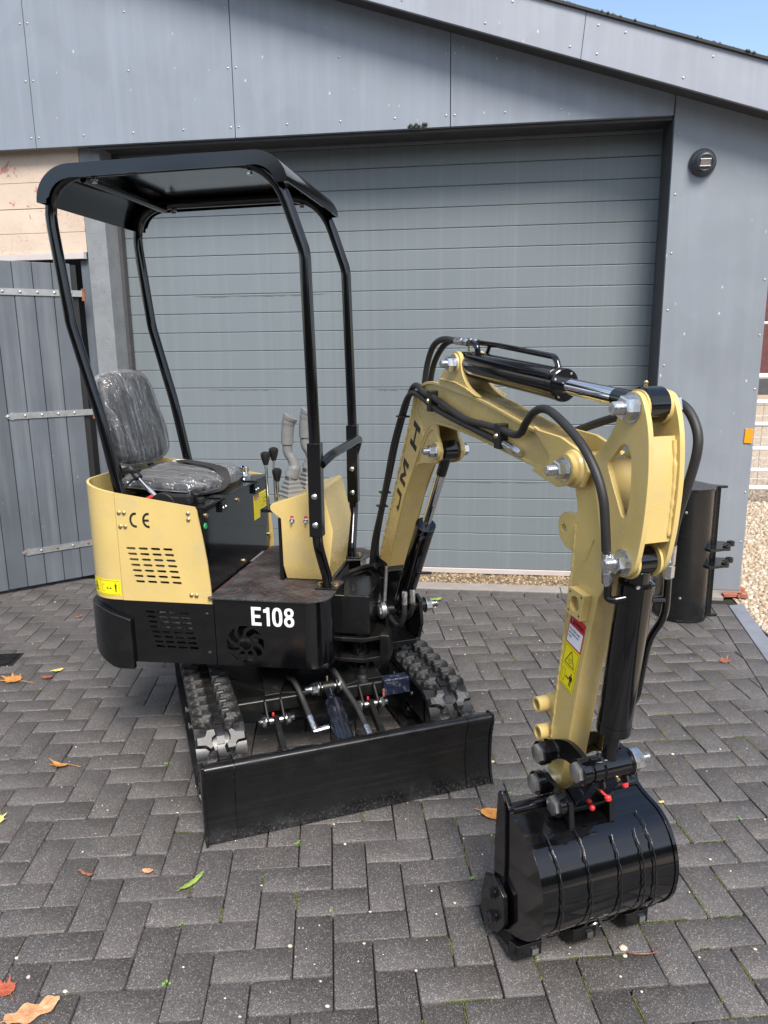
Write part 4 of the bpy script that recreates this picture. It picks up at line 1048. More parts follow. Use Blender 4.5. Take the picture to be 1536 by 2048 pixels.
ip_k = [p for p in ip if p[0] > .385]
MB(B).ribbon(op, -.010, -.0425, .0425, XZ).build('top_flange', M['yellow'], boom, bevel=.002, angle=50)
MB(B).ribbon(ip_k, .010, -.0425, .0425, XZ).build('bottom_flange', M['yellow'], boom, bevel=.002, angle=50)
def beads(path, y, m, parent, r=.0042, step=.0065, off=0.0):
    mb = MB(B); P = catmull([(a, y, b) for a, b in path], 5); acc = 0; rnd = random.Random(len(path))
    out = [P[0]]
    for i in range(1, len(P)):
        L_ = (P[i] - P[i - 1]).length; n = max(1, int(L_ / step))
        for k in range(1, n + 1): out.append(P[i - 1].lerp(P[i], k / n) + Vector((rnd.uniform(-.0008, .0008), 0, rnd.uniform(-.0008, .0008))))
    mb.tube(out, [r * rnd.uniform(.75, 1.25) for _ in out], seg=7, sm=0); return mb.build('weld_bead', m, parent, angle=80)
beads([(-.06, .68), (.18, 1.082), (.296, 1.272), (.33, 1.345)], -.042, M['yellow'], boom, .0042)
beads([(.345, 1.108), (.40, 1.178), (.445, 1.226), (.48, 1.245)], -.0415, M['yellow'], boom, .0036)
# letters on the lower leg, leaning with it
d = Vector((.104, .197)).normalized(); nrm = Vector((d.y, -d.x))
def letter(name, o, quads):     # u runs up the boom, v across it; slanted like italics
    mb = MB(B)
    for pts in quads: mb.f([mb.v(o[0] + d.x * (u + .05 * v) + nrm.x * v, -.0422, o[1] + d.y * (u + .05 * v) + nrm.y * v) for u, v in pts])
    bmesh.ops.remove_doubles(mb.bm, verts=mb.bm.verts, dist=1e-5); return mb.build(name, M['ink'], boom, flat=True)
def bx(u0, u1, v0, v1): return [(u0, v0), (u0, v1), (u1, v1), (u1, v0)]
t_ = .021; Q = (.15, .905)
letter('letter_j', Q, [bx(.064, .085, -.046, -.006), bx(.064, .085, -.006, .006), bx(.020, .064, -.006, .006), [(.004, -.010), (0, .002), (.020, .006), (.020, -.006)], [(.004, -.010), (.020, -.006), (.020, -.014), (.008, -.020)]])
letter('letter_m', Q, [bx(.122, .143, -.042, .016), bx(.203, .224, -.042, .016), [(.143, -.042), (.143, -.020), (.173, .012), (.173, -.012)], [(.203, -.042), (.173, -.012), (.173, .012), (.203, -.020)]])
letter('letter_h', Q, [bx(.300, .321, -.012, .048), bx(.374, .395, -.012, .048), bx(.321, .374, .012, .024)])
# fork plates at the boom tip, top lugs for the arm cylinder, gusset lugs for the boom cylinder
tip = [(1.122, 1.312), (1.150, 1.304), (1.244, 1.298), (1.335, 1.272), (1.358, 1.235), (1.335, 1.197), (1.30, 1.196), (1.235, 1.182), (1.122, 1.204), (1.130, 1.212), (1.180, 1.224), (1.200, 1.240), (1.198, 1.254), (1.165, 1.276), (1.135, 1.296)]
for s_ in (-1, 1):
    y = .0430 * s_
    MB(B).plate(tip, y, y + .009 * s_, XZ).build('tip_plate', M['yellow'], boom, bevel=.0015)
    MB(B).lathe((1.300, .052 * s_, 1.234), (1.300, s_, 1.234), [(0, .043), (.006, .041), (.010, .034), (.014, .035), (.022, .034), (.023, .022)], 26).build('pin_boss', M['yellow'], boom, angle=35)
    lug = [(.525, 1.392), (.552, 1.418), (.60, 1.452), (.622, 1.474), (.640, 1.486), (.665, 1.486), (.684, 1.472), (.692, 1.44), (.71, 1.41), (.745, 1.385), (.81, 1.362), (.66, 1.37)]
    MB(B).plate([(p.x, p.z) for p in catmull([(a, 0, b) for a, b in lug[:-1]], 3)] + [lug[-1]], .030 * s_, .042 * s_, XZ).build('top_lug', M['yellow'], boom, bevel=.002)
    MB(B).lathe((.650, .042 * s_, 1.452), (.65, s_, 1.452), [(0, .030), (.005, .029), (.005, .02)], 24).build('lug_boss', M['yellow'], boom)
    gus = [(.338, 1.105), (.362, 1.112), (.41, 1.122), (.47, 1.128), (.51, 1.136), (.536, 1.152), (.545, 1.176), (.536, 1.20), (.515, 1.222), (.505, 1.262), (.47, 1.262), (.43, 1.232), (.39, 1.19)]
    MB(B).plate(gus, .030 * s_, .041 * s_, XZ).build('gusset_lug', M['yellow'], boom, bevel=.002)
    MB(B).lathe((.512, .041 * s_, 1.176), (.512, s_, 1.176), [(0, .029), (.006, .028), (.006, .018)], 24).build('lug_boss', M['yellow'], boom)
    beads([(.55, 1.404), (.68, 1.394), (.80, 1.366)], .0455 * s_, M['yellow'], boom, .003)
pins(boom, .650, 1.452, -.047, .047, nut=.0215); pins(boom, .512, 1.176, -.047, .047, nut=.020); pins(boom, 1.300, 1.234, -.075, .075, nut=.0215, stud=.02)
# foot and swing post
MB(B).plate([(-.12, .60), (.03, .59), (.05, .645), (.02, .67), (-.10, .67)], -.046, .046, XZ).build('boom_foot', M['blacksat'], boom, bevel=.004)
sw = MB(B).plate([(-.16, .36), (.02, .34), (.09, .37), (.12, .44), (.105, .53), (.06, .545), (.0, .50), (-.05, .60), (-.12, .61), (-.17, .5)], .060, .075, XZ)
sw.plate([(-.16, .36), (.02, .34), (.09, .40), (.095, .49), (.06, .53), (.02, .50), (-.05, .60), (-.12, .61), (-.17, .5)], -.075, -.060, XZ)
sw.box(-.17, -.02, -.058, .058, .34, .60).box(-.03, .09, -.058, .058, .345, .365)
swing = sw.build('swing_post', M['blacksat'], EX, bevel=.003, kind='stuff')
del swing['kind']
MB(B).cyl((.062, -.085, .493), (.062, .10, .493), .024).build('cylinder_pin', M['blacksat'], swing)
MB(B).cyl((.062, -.068, .493), (.062, -.088, .493), .034, seg=24).hexbolt((.062, -.088, .493), (0, -1, 0), .024, .008, washer=False).build('pin_head', M['steel'], swing)
MB(B).hexbolt((.062, .100, .493), (0, 1, 0), .026, .026, .028).build('nut', M['zinc'], swing)
MB(B).hexa([(.045, -.072, .52), (.06, -.072, .52), (.06, -.060, .52), (.045, -.060, .52), (.02, -.05, .66), (.035, -.05, .66), (.035, -.042, .66), (.02, -.042, .66)]).build('pin_strap', M['steel'], swing, bevel=.001)
def placed(name, f, m, parent, **k): mb = MB(H); f(mb); return mb.build(name, m, parent, **k)
placed('mount_block', lambda m: m.box(.20, .355, -.155, .10, .445, .60), M['blacksat'], EX, bevel=.006)
kb = placed('kingpost_bracket', lambda m: m.plate([(.20, -.16), (.33, -.165), (.40, -.12), (.42, -.02), (.40, .12), (.2, .14)], .418, .434, XY).plate([(.20, -.16), (.33, -.165), (.40, -.12), (.42, -.02), (.40, .12), (.2, .14)], .336, .352, XY).box(.20, .24, -.14, .12, .353, .417), M['frame'], EX, bevel=.003)
placed('kingpin', lambda m: m.cyl((.305, -.10, .30), (.305, -.10, .445), .036), M['black'], kb)
placed('kingpin_cap', lambda m: m.dome((.305, -.10, .435), (0, 0, 1), .026, .012), M['frame'], kb)
placed('weld_block', lambda m: m.box(.385, .425, -.13, -.05, .330, .440), M['frame'], kb, bevel=.008)
# hydraulic cylinders
def cylinder(name, p0, p1, rb, rr, lb0, lb1, eye0=.026, eye1=.026, ew=.025, m='black'):
    p0, p1 = Vector(p0), Vector(p1); d_ = (p1 - p0).normalized()
    c = MB(B).lathe(p0, p1, [(lb0 - .004, rb * .75), (lb0, rb), (lb1 - .028, rb), (lb1 - .0275, rb * .985), (lb1 - .025, rb * .985), (lb1 - .0245, rb * 1.02), (lb1 - .002, rb * 1.02), (lb1, rb * .96), (lb1 + .0003, rr * 1.25)], 32).build(name, M[m], EX, angle=35)
    MB(B).cyl(p0 + d_ * (lb1 - .01), p1 - d_ * (eye1 * .9 + .03), rr, seg=24).build('rod', M['chrome'], c)
    MB(B).cyl(p1 - d_ * (eye1 * .9 + .075), p1 - d_ * eye1 * .6, rr * 1.04, seg=24).build('rod_end', M[m], c)
    MB(B).lathe(p1 + Vector((0, -ew, 0)), p1 + Vector((0, ew, 0)), [(0, eye1 * .8), (.004, eye1), (2 * ew - .004, eye1), (2 * ew, eye1 * .8)], 26).build('rod_eye', M[m], c)
    MB(B).lathe(p0 + Vector((0, -ew, 0)), p0 + Vector((0, ew, 0)), [(0, eye0 * .8), (.004, eye0), (2 * ew - .004, eye0), (2 * ew, eye0 * .8)], 26).build('base_eye', M[m], c)
    MB(B).cyl(p0 + d_ * eye0 * .6, p0 + d_ * (lb0 + .002), rr * 1.5).build('base_neck', M[m], c)
    return c
bc = cylinder('boom_cylinder', (.062, 0, .493), (.512, 0, 1.176), .036, .0165, .025, .475, .03, .032, .024)
MB(B).tube([(.385, -.033, .862), (.374, -.045, .842), (.335, -.045, .785), (.25, -.045, .642), (.232, -.05, .618)], .0055, seg=8).build('pipe', M['black'], bc)
MB(B).tube([(.30, .03, .70), (.30, -.005, .705), (.29, -.02, .70), (.25, -.02, .645), (.238, -.02, .62)], .0055, seg=8).build('pipe', M['black'], bc)
def fitting(parent, p, q, r=.010):
    p, q = Vector(p), Vector(q); L_ = (q - p).length
    MB(B).lathe(p, q, [(0, r), (L_ * .55, r), (L_ * .56, r * .8), (L_ * .6, r * .8)], 16).build('ferrule', M['zinc'], parent)
    MB(B).lathe(p.lerp(q, .6), q, [(0, r * 1.05), (L_ * .33, r * 1.05), (L_ * .4, r * .7)], 6).build('hex_fitting', M['zinc'], parent)
def hose(pts, r=.0098, name='hydraulic_hose', m='rubber', parent=None, fit=None):
    h_ = MB(B).tube(pts, r, seg=12, sm=8).build(name, M[m], parent or EX, angle=80)
    if fit: 
        for a, b in fit: fitting(h_, a, b, r * 1.15)
    return h_
hose([(.238, -.05, .580), (.236, -.052, .53), (.20, -.055, .475), (.13, -.055, .465), (.07, -.05, .47)], .009, fit=[((.237, -.05, .570), (.236, -.05, .622))])
hose([(.243, -.02, .580), (.225, -.02, .53), (.17, -.02, .49), (.11, -.02, .455)], .009, fit=[((.24, -.02, .572), (.24, -.02, .625))])
ac = cylinder('arm_cylinder', (.650, 0, 1.452), (1.478, 0, 1.384), .0385, .0195, .04, .525, .034, .036, .026)
pp = MB(B).tube(fillet([(.690, .012, 1.512), (.735, .014, 1.508), (.80, .018, 1.503), (1.100, .02, 1.473), (1.118, .02, 1.435)], .018, 5), .0075, seg=12, sm=0).build('pipe', M['black'], ac, angle=70)
MB(B).tube([(.690, -.015, 1.512), (.722, -.015, 1.508), (.738, -.013, 1.495), (.735, -.01, 1.472)], .0085, seg=12).build('pipe', M['black'], ac, angle=70)
MB(B).tube([(.76, .016, 1.506), (.735, .018, 1.475)], .006, sm=0).build('pipe_stay', M['black'], ac)
MB(B).cyl((.672, -.008, 1.487), (.672, -.008, 1.512), .0045, seg=10).build('grease_nipple', M['yzinc'], ac)
for k in range(4):
    a = k * math.pi / 2 + .5; dd = Vector((.996, 0, -.082)); o_ = Vector((.65, 0, 1.452)) + dd * .5245
    u_ = Vector((.082, 0, .996)); MB(B).cyl(o_ + (u_ * math.cos(a) + Vector((0, 1, 0)) * math.sin(a)) * .031, o_ + dd * .003 + (u_ * math.cos(a) + Vector((0, 1, 0)) * math.sin(a)) * .031, .003, seg=8).build('gland_screw', M['steel'], ac)
hose([(.352, -.02, 1.30), (.360, -.02, 1.38), (.388, -.02, 1.452), (.438, -.02, 1.505), (.510, -.018, 1.524), (.600, -.015, 1.517)], .0098, fit=[((.600, -.015, 1.517), (.682, -.015, 1.512))])
hose([(.325, .012, 1.30), (.335, .012, 1.384), (.368, .012, 1.450), (.435, .012, 1.500), (.51, .012, 1.520), (.61, .012, 1.515)], .0098, fit=[((.61, .012, 1.515), (.690, .012, 1.512))])
# arm
ear = [(1.352, 1.262), (1.395, 1.298), (1.425, 1.335), (1.444, 1.382), (1.458, 1.402), (1.480, 1.412), (1.503, 1.404), (1.517, 1.382), (1.530, 1.345), (1.537, 1.30), (1.540, 1.24), (1.535, 1.16), (1.527, 1.108), (1.516, 1.066), (1.500, 1.044), (1.478, 1.034), (1.455, 1.040), (1.430, 1.056), (1.405, 1.09), (1.385, 1.15), (1.368, 1.21)]
earp = [(p.x, p.z) for p in catmull([(a, 0, b) for a, b in ear], 3)]
hole = roundpoly([(1.452, 1.304), (1.470, 1.309), (1.486, 1.285), (1.489, 1.235), (1.487, 1.19), (1.478, 1.158), (1.466, 1.158), (1.414, 1.248), (1.411, 1.262)], .012, 3)
body = [(1.262, 1.225), (1.272, 1.255), (1.295, 1.270), (1.34, 1.272), (1.40, 1.265), (1.428, 1.20), (1.440, 1.045), (1.418, 1.008), (1.384, .955), (1.332, .753), (1.303, .599), (1.272, .445), (1.258, .412), (1.235, .398), (1.212, .405), (1.204, .43), (1.219, .539), (1.240, .70), (1.280, .993), (1.290, 1.141), (1.275, 1.19)]
arm = MB(B).plate(body, -.030, .030, XZ).build('arm', M['yellow'], EX, bevel=.004)
for s_ in (-1, 1):
    MB(B).plate(earp, .0305 * s_, .0425 * s_, XZ, [hole]).build('ear_plate', M['yellow'], arm, bevel=.002)
    MB(B).lathe((1.478, .024 * s_, 1.066), (1.478, .03 * s_, 1.066), [(0, .036), (.006, .036)], 26).build('ear_boss', M['yellow'], arm)
    MB(B).lathe((1.478, .020 * s_, 1.380), (1.478, .03 * s_, 1.38), [(0, .034), (.010, .036)], 26).build('ear_boss', M['yellow'], arm)
    beads([(1.300, .995), (1.262, .72), (1.238, .54)] if s_ > 9 else [(1.287, 1.10), (1.279, .985), (1.240, .69), (1.217, .52)], -.0285 * s_, M['yellow'], arm, .0045)
MB(B).ribbon([(p.x, p.z) for p in catmull([(1.512, 0, 1.325), (1.520, 0, 1.27), (1.521, 0, 1.21), (1.515, 0, 1.115)], 5)], .009, -.030, .030, XZ).build('web_plate', M['yellow'], arm, angle=50)
beads([(1.524, 1.318), (1.530, 1.24), (1.524, 1.122)], .027, M['yellow'], arm, .0042)
beads([(1.36, 1.085), (1.33, 1.03)], -.0305, M['yellow'], arm, .003)
pins(arm, 1.478, 1.380, -.043, .043, nut=.0245, stud=.02); pins(arm, 1.478, 1.066, -.043, .043, nut=.0225, stud=.02)
MB(B).cyl((1.478, -.012, 1.41), (1.478, -.012, 1.424), .004, seg=10).ball((1.478, -.012, 1.428), .0045).build('grease_nipple', M['yzinc'], arm)
MB(B).plate([(1.292, 1.128), (1.238, 1.122), (1.219, 1.108), (1.214, 1.085), (1.222, 1.058), (1.252, 1.040), (1.286, 1.036)], -.030, -.016, XZ, [slot(1.240, 1.084, .024, .017)]).build('lifting_lug', M['yellow'], arm, bevel=.002)
blk = [(1.303, .962), (1.362, .957), (1.348, .893), (1.290, .899)]; bc_ = (1.3255, .928)
bk = MB(B).plate(blk, -.050, -.0302, XZ, [circ(*bc_, .018, 20)]).build('valve_block', M['yellow'], arm, bevel=.0012)
MB(B).cyl((bc_[0], -.034, bc_[1]), (bc_[0], -.031, bc_[1]), .0178).build('bore', M['yellow'], bk)
for dx, dz in ((-.019, .024), (.025, .022), (-.024, -.021), (.018, -.024)): MB(B).cyl((bc_[0] + dx, -.0503, bc_[1] + dz), (bc_[0] + dx, -.049, bc_[1] + dz), .003, seg=8).build('threaded_hole', M['dark'], bk)
# stickers on the arm: u across, v down along the arm
sd_ = Vector((.058, .245)).normalized(); su_ = Vector((sd_.y, -sd_.x))
def SA(u, v, e): return (1.2865 + su_.x * u - sd_.x * v, -.0304 - e, .893 + su_.y * u - sd_.y * v)
def quad(mb, u0, v0, u1, v1, e): mb.f([mb.v(*SA(*p, e)) for p in ((u0, v0), (u1, v0), (u1, v1), (u0, v1))])
def sticker(name, u0, v0, u1, v1, m, parent, e=.0006):
    mb = MB(B); quad(mb, u0, v0, u1, v1, e); return mb.build(name, M[m], parent, flat=True)
s1 = sticker('danger_sticker', 0, 0, .062, .078, 'stickerr', arm); sticker('text_field', .003, .0285, .059, .0745, 'stickerw', s1, .001)
def txt(body_, size, u, v, m, parent, bold=0, xs=1): 
    V_, F_ = textobj(body_, size, bold, xs); mb = MB(B); put2d(mb, V_, F_, lambda a, b: SA(u + a, v - b, .0014)); return mb.build('lettering', M[m], parent, flat=True)
txt('DANGER', .0125, .021, .0205, 'ink', s1, .0003, .72)
for k, t_ in enumerate(('Do not allow people', 'near machine when', 'in use!')): txt(t_, .0078, .006, .040 + .0095 * k, 'ink', s1, .0001, .66)
mb = MB(B); mb.f([mb.v(*SA(*p, .001)) for p in ((.012, .005), (.0205, .0225), (.0035, .0225))]); mb.build('triangle', M['ink'], s1, flat=True)
mb = MB(B); quad(mb, .0112, .0105, .0128, .0165, .0014); quad(mb, .0112, .0178, .0128, .0195, .0014); mb.build('exclamation', M['stickerw'], s1, flat=True)
s2 = sticker('warning_sticker', 0, .079, .062, .192, 'stickery', arm)
mb = MB(B)
def ln(u0, v0, u1, v1, w_=.0007, e=.0012):
    dd = Vector((u1 - u0, v1 - v0)).normalized(); n_ = Vector((-dd.y, dd.x)) * w_
    mb.f([mb.v(*SA(*p, e)) for p in ((u0 - n_.x, v0 - n_.y), (u1 - n_.x, v1 - n_.y), (u1 + n_.x, v1 + n_.y), (u0 + n_.x, v0 + n_.y))])
for a, b in (((.004, .084), (.058, .084)), ((.058, .084), (.058, .188)), ((.058, .188), (.004, .188)), ((.004, .188), (.004, .084)), ((.004, .135), (.058, .135)), ((.010, .147), (.021, .147)), ((.021, .147), (.021, .180)), ((.021, .180), (.010, .180)), ((.010, .180), (.010, .147))): ln(*a, *b, .0004)
for a, b in (((.031, .090), (.050, .129)), ((.050, .129), (.012, .129)), ((.012, .129), (.031, .090))): ln(*a, *b, .0010)
for a in range(5):
    t_ = a * 1.257; ln(.031 + .003 * math.cos(t_), .117 + .003 * math.sin(t_), .031 + .008 * math.cos(t_ + .4), .117 + .008 * math.sin(t_ + .4), .0008)
ln(.027, .163, .037, .163, .0008)
for a, b in ((.0245, .0295), (.0395, .0345)): mb.f([mb.v(*SA(*p, .0012)) for p in ((a, .163), (b, .159), (b, .167))])
ln(.046, .152, .046, .166, .0042); ln(.0445, .166, .043, .181, .0012); ln(.0475, .166, .049, .181, .0012); ln(.042, .153, .039, .163, .0009); ln(.050, .153, .053, .163, .0009)
mb.f([mb.v(*SA(.046 + .0028 * math.cos(k * .785), .1475 + .003 * math.sin(k * .785), .0012)) for k in range(8)])
mb.build('pictogram', M['ink'], s2, flat=True)
# spare pin bushes on the back of the arm
MB(B).plate([(1.245, .66), (1.205, .652), (1.175, .635), (1.178, .60), (1.205, .575), (1.195, .545), (1.205, .515), (1.228, .51)], -.022, .0, XZ).build('bush_plate', M['yellow'], arm, bevel=.003)
for x, z in ((1.180, .612), (1.190, .540)):
    MB(B).plate(circ(x, z, .020, 22), -.052, .02, XZ, [circ(x, z, .0135, 22)]).build('bush', M['yellow'], arm, bevel=.002)
kc = cylinder('bucket_cylinder', (1.478, 0, 1.066), (1.410, 0, .560), .0375, .0175, .05, .415, .03, .03, .024)
MB(B).tube(fillet([(1.457, -.060, 1.012), (1.457, -.060, .985), (1.47, -.055, .983), (1.478, -.030, .988)], .016, 5), .0082, seg=12, sm=0).build('pipe', M['black'], kc, angle=70)
MB(B).tube(fillet([(1.480, .072, 1.018), (1.480, .072, .935), (1.440, .068, .872), (1.420, .06, .720), (1.425, .03, .700), (1.428, .02, .700)], .03, 6), .0082, seg=12, sm=0).build('pipe', M['black'], kc, angle=70)
MB(B).tube([(1.479, .072, .972), (1.474, .03, .975)], .0075, sm=0).build('pipe', M['black'], kc)
# hoses along the boom and down the arm
cl_ = [(.50, 1.335), (.962, 1.272)]
for x, z in cl_:
    c_ = MB(B).box(x - .014, x + .014, -.066, -.0345, z - .034, z + .032).build('hose_clamp', M['blackplastic'], EX, bevel=.003)
    MB(B).dome((x, -.066, z), (0, -1, 0), .008, .006).build('bolt', M['yzinc'], c_)
hose([(-.20, -.055, .545), (-.13, -.058, .62), (-.075, -.062, .74), (.02, -.062, .895), (.095, -.062, 1.03), (.160, -.062, 1.15), (.243, -.062, 1.262), (.310, -.062, 1.333), (.360, -.056, 1.352), (.43, -.052, 1.337), (.5, -.051, 1.318), (.60, -.051, 1.300), (.776, -.051, 1.277), (.95, -.051, 1.256), (.985, -.051, 1.252)], .0098, fit=[((.985, -.051, 1.252), (1.065, -.051, 1.238))])
hose([(-.21, -.030, .56), (-.13, -.035, .63), (-.085, -.045, .74), (.0, -.048, .895), (.085, -.048, 1.035), (.160, -.048, 1.165), (.25, -.048, 1.29), (.318, -.050, 1.360), (.372, -.052, 1.377), (.44, -.052, 1.355), (.52, -.052, 1.344), (.628, -.052, 1.320), (.755, -.052, 1.296), (.869, -.052, 1.292), (.962, -.052, 1.288), (1.04, -.056, 1.283), (1.085, -.062, 1.293), (1.118, -.068, 1.320), (1.172, -.075, 1.352), (1.228, -.080, 1.360), (1.301, -.088, 1.342), (1.385, -.092, 1.302), (1.437, -.090, 1.252), (1.462, -.086, 1.20), (1.466, -.080, 1.14), (1.462, -.072, 1.088)], .0098, fit=[((1.462, -.070, 1.085), (1.457, -.061, 1.012))])
hose([(1.05, .05, 1.262), (1.13, .055, 1.292), (1.22, .06, 1.322), (1.314, .068, 1.350), (1.40, .082, 1.378), (1.449, .085, 1.385), (1.488, .086, 1.370), (1.518, .085, 1.332), (1.525, .082, 1.29), (1.512, .078, 1.225), (1.490, .075, 1.15), (1.482, .073, 1.092)], .0098, fit=[((1.482, .073, 1.092), (1.480, .072, 1.018))])
hose([(.30, .05, 1.22), (.35, .05, 1.33), (.45, .05, 1.36), (.65, .05, 1.33), (.95, .05, 1.28), (1.06, .05, 1.264)], .0098)
for z, x in ((.96, .046), (.90, .012), (1.265, .248)):
    MB(B).box(x - .020, x + .016, -.074, -.036, z - .003, z + .003).build('cable_tie', M['blackplastic'], EX)
for k, (a, b) in enumerate((((-.03, -.14, .0), (-.06, -.04, 0)), ((-.02, -.10, .0), (-.04, -.03, .01)), ((0, -.06, 0), (-.03, -.02, .0)))):
    hose([(-.10, a[0] - .02, .63 - k * .012), (-.165, a[0] - .05, .605 - k * .012), (-.21, a[0] - .11, .575 - k * .012), (-.27, a[0] - .16, .55 - k * .012), (-.36, a[0] - .20, .535 - k * .012)], .011)
# link, bucket
lk = [(1.226, .495), (1.218, .520), (1.232, .546), (1.262, .560), (1.300, .580), (1.340, .592), (1.385, .588), (1.418, .578), (1.432, .556), (1.420, .532), (1.398, .528), (1.372, .538), (1.330, .540), (1.290, .522), (1.262, .498), (1.244, .487)]
lkp = [(p.x, p.z) for p in catmull([(a, 0, b) for a, b in lk], 3)]
link = MB(B).plate(lkp, -.058, -.046, XZ).build('bucket_link', M['black'], EX, bevel=.002)
MB(B).plate(lkp, .046, .058, XZ).build('link_plate', M['black'], link, bevel=.002)
MB(B).cyl((1.240, -.058, .514), (1.240, .058, .514), .018).build('pin', M['steel'], link)
MB(B).lathe((1.406, -.046, .557), (1.406, .046, .557), [(0, .029), (.03, .029), (.031, .026), (.061, .026), (.062, .029), (.092, .029)], 26).build('cross_tube', M['black'], link)
headed(link, 1.240, .514, -.058); headed(link, 1.406, .557, -.058)
MB(B).hexbolt((1.406, .058, .557), (0, 1, 0), .027, .03, .022).build('nut', M['zinc'], link)
for y, x in ((-.025, 1.418), (.040, 1.415)):
    MB(B).cyl((x, y, .532), (x + .006, y, .516), .012, seg=14).build('grease_port', M['black'], link)
    gc = MB(B)
    if y < 0: gc.tube([(x + .005, y - .004, .515), (x + .010, y + .004, .505), (x + .012, y + .012, .497)], .003, seg=8).lathe((x + .012, y + .014, .498), (x + .016, y + .016, .486), [(0, .006), (.003, .008), (.011, .007), (.013, .003)], 14)
    else: gc.lathe((x + .006, y, .517), (x + .011, y + .002, .503), [(0, .008), (.004, .0088), (.012, .007), (.014, .003)], 14)
    gc.build('grease_cap', M['red'], link)
MB(B).cyl((1.425, .012, .54), (1.438, .012, .535), .005, seg=10).build('grease_nipple', M['yzinc'], link)
h2 = [(1.38, .56), (1.404, .585), (1.43, .57), (1.425, .54), (1.40, .50), (1.37, .455), (1.345, .418), (1.325, .395), (1.298, .392), (1.285, .41), (1.29, .435), (1.315, .455), (1.345, .49), (1.365, .525)]
h2p = [(p.x, p.z) for p in catmull([(a, 0, b) for a, b in h2], 3)]
MB(B).plate(h2p, -.044, .044, XZ).build('drag_link', M['black'], link, bevel=.006)
BK = frame(-.363, 2.863, -62.8)
cy_ = .015; hw = .178; ya, yb = cy_ - hw, cy_ + hw
sp_ = [(1.262, .398), (1.285, .386), (1.318, .378), (1.352, .372), (1.385, .355), (1.412, .325), (1.430, .285), (1.437, .24), (1.430, .19), (1.408, .150), (1.376, .118), (1.338, .093), (1.302, .075), (1.270, .060)]
spp = [(p.x, p.z) for p in catmull([(a, 0, b) for a, b in sp_], 4)]
sh = MB(BK)
shell = sh.ribbon(spp, -.008, ya, yb, XZ).build('bucket', M['black'], EX, angle=35)
MB(BK).cyl((1.262, ya, .392), (1.262, yb, .392), .016).build('lip_tube', M['black'], shell)
side = [(1.232, .400), (1.226, .412), (1.234, .428), (1.246, .428), (1.258, .412), (1.266, .404)] + [(p[0] + .003, p[1] + (.003 if p[1] > .2 else -.002)) for p in spp[2:]] + [(1.252, .050), (1.235, .09), (1.224, .16), (1.225, .27)]
for y0_, s_ in ((ya, -1), (yb, 1)):
    MB(BK).plate(side, y0_, y0_ + .010 * s_, XZ).build('side_plate', M['black'], shell, bevel=.002)
cut = roundpoly([(1.168, .095), (1.190, .172), (1.245, .192), (1.290, .172), (1.296, .098), (1.262, .048), (1.215, .020), (1.172, .045)], .003, 1)
for y0_, s_ in ((ya - .0103, -1), (yb + .0103, 1)):
    MB(BK).plate(roundpoly([(1.226, .425), (1.244, .437), (1.262, .40), (1.268, .25), (1.262, .10), (1.256, .048), (1.230, .08), (1.214, .16), (1.214, .29)], .012, 3), *sorted((y0_, y0_ + .007 * s_)), XZ).build('wear_strip', M['black'], shell, bevel=.002)
sc_ = MB(BK).plate(cut, ya - .030, ya - .0178, XZ).build('side_cutter', M['blacksat'], shell, bevel=.002)
MB(BK).plate(cut, yb + .0178, yb + .030, XZ).build('side_cutter', M['blacksat'], shell, bevel=.002)
for x, z in ((1.235, .145), (1.245, .085), (1.225, .07)): MB(BK).hexbolt((x, ya - .030, z), (0, -1, 0), .013, .012).build('bolt', M['blacksat'], sc_)
MB(BK).box(1.255, 1.300, ya, yb, .046, .060).build('cutting_edge', M['blacksat'], shell, bevel=.002)
for y in (ya + .02, cy_, yb - .02):
    w_ = .042
    tt = MB(BK)
    tt.hexa([(1.306, y - w_, .020), (1.306, y + w_, .020), (1.306, y + w_, .046), (1.306, y - w_, .046), (1.205, y - w_ * .8, .004), (1.205, y + w_ * .8, .004), (1.205, y + w_ * .8, .012), (1.205, y - w_ * .8, .012)])
    tt = tt.build('tooth', M['blacksat'], shell, bevel=.002)
    MB(BK).hexa([(1.338, y - .034, .026), (1.338, y + .034, .026), (1.338, y + .034, .066), (1.338, y - .034, .066), (1.304, y - .042, .014), (1.304, y + .042, .014), (1.304, y + .042, .060), (1.304, y - .042, .060)]).build('adapter', M['blacksat'], tt, bevel=.003)
    MB(BK).box(1.3385, 1.343, y + .005, y + .022, .034, .050).build('wedge_pin', M['zinc'], tt)
for y in (ya + .040, ya + .115, cy_ + .02, cy_ + .085, yb - .06):
    seg_ = [p for p in sp_[3:-3]]; k0 = 0 if y < 0 or y > .1 else 1
    rnd = random.Random(int(y * 1e4)); P = catmull([(a + .009 * 0, y, b) for a, b in seg_[k0:]], 5); N2 = len(P)
    out = []
    for i, p in enumerate(P):
        d2 = (P[min(i + 1, N2 - 1)] - P[max(0, i - 1)]).normalized(); nn = Vector((-d2.z, 0, d2.x)); nn = nn if nn.dot(Vector((1, 0, .2))) > 0 or True else -nn
        c0 = Vector((1.30, y, .22)); nn = nn if (p - c0).dot(nn) > 0 else -nn
        out.append(p + nn * .0070 + Vector((0, rnd.uniform(-.003, .003), 0)))
    MB(BK).tube(out, [rnd.uniform(.0010, .0030) for _ in out], seg=7, sm=0).build('weld_bead', M['weld'], shell, angle=80)
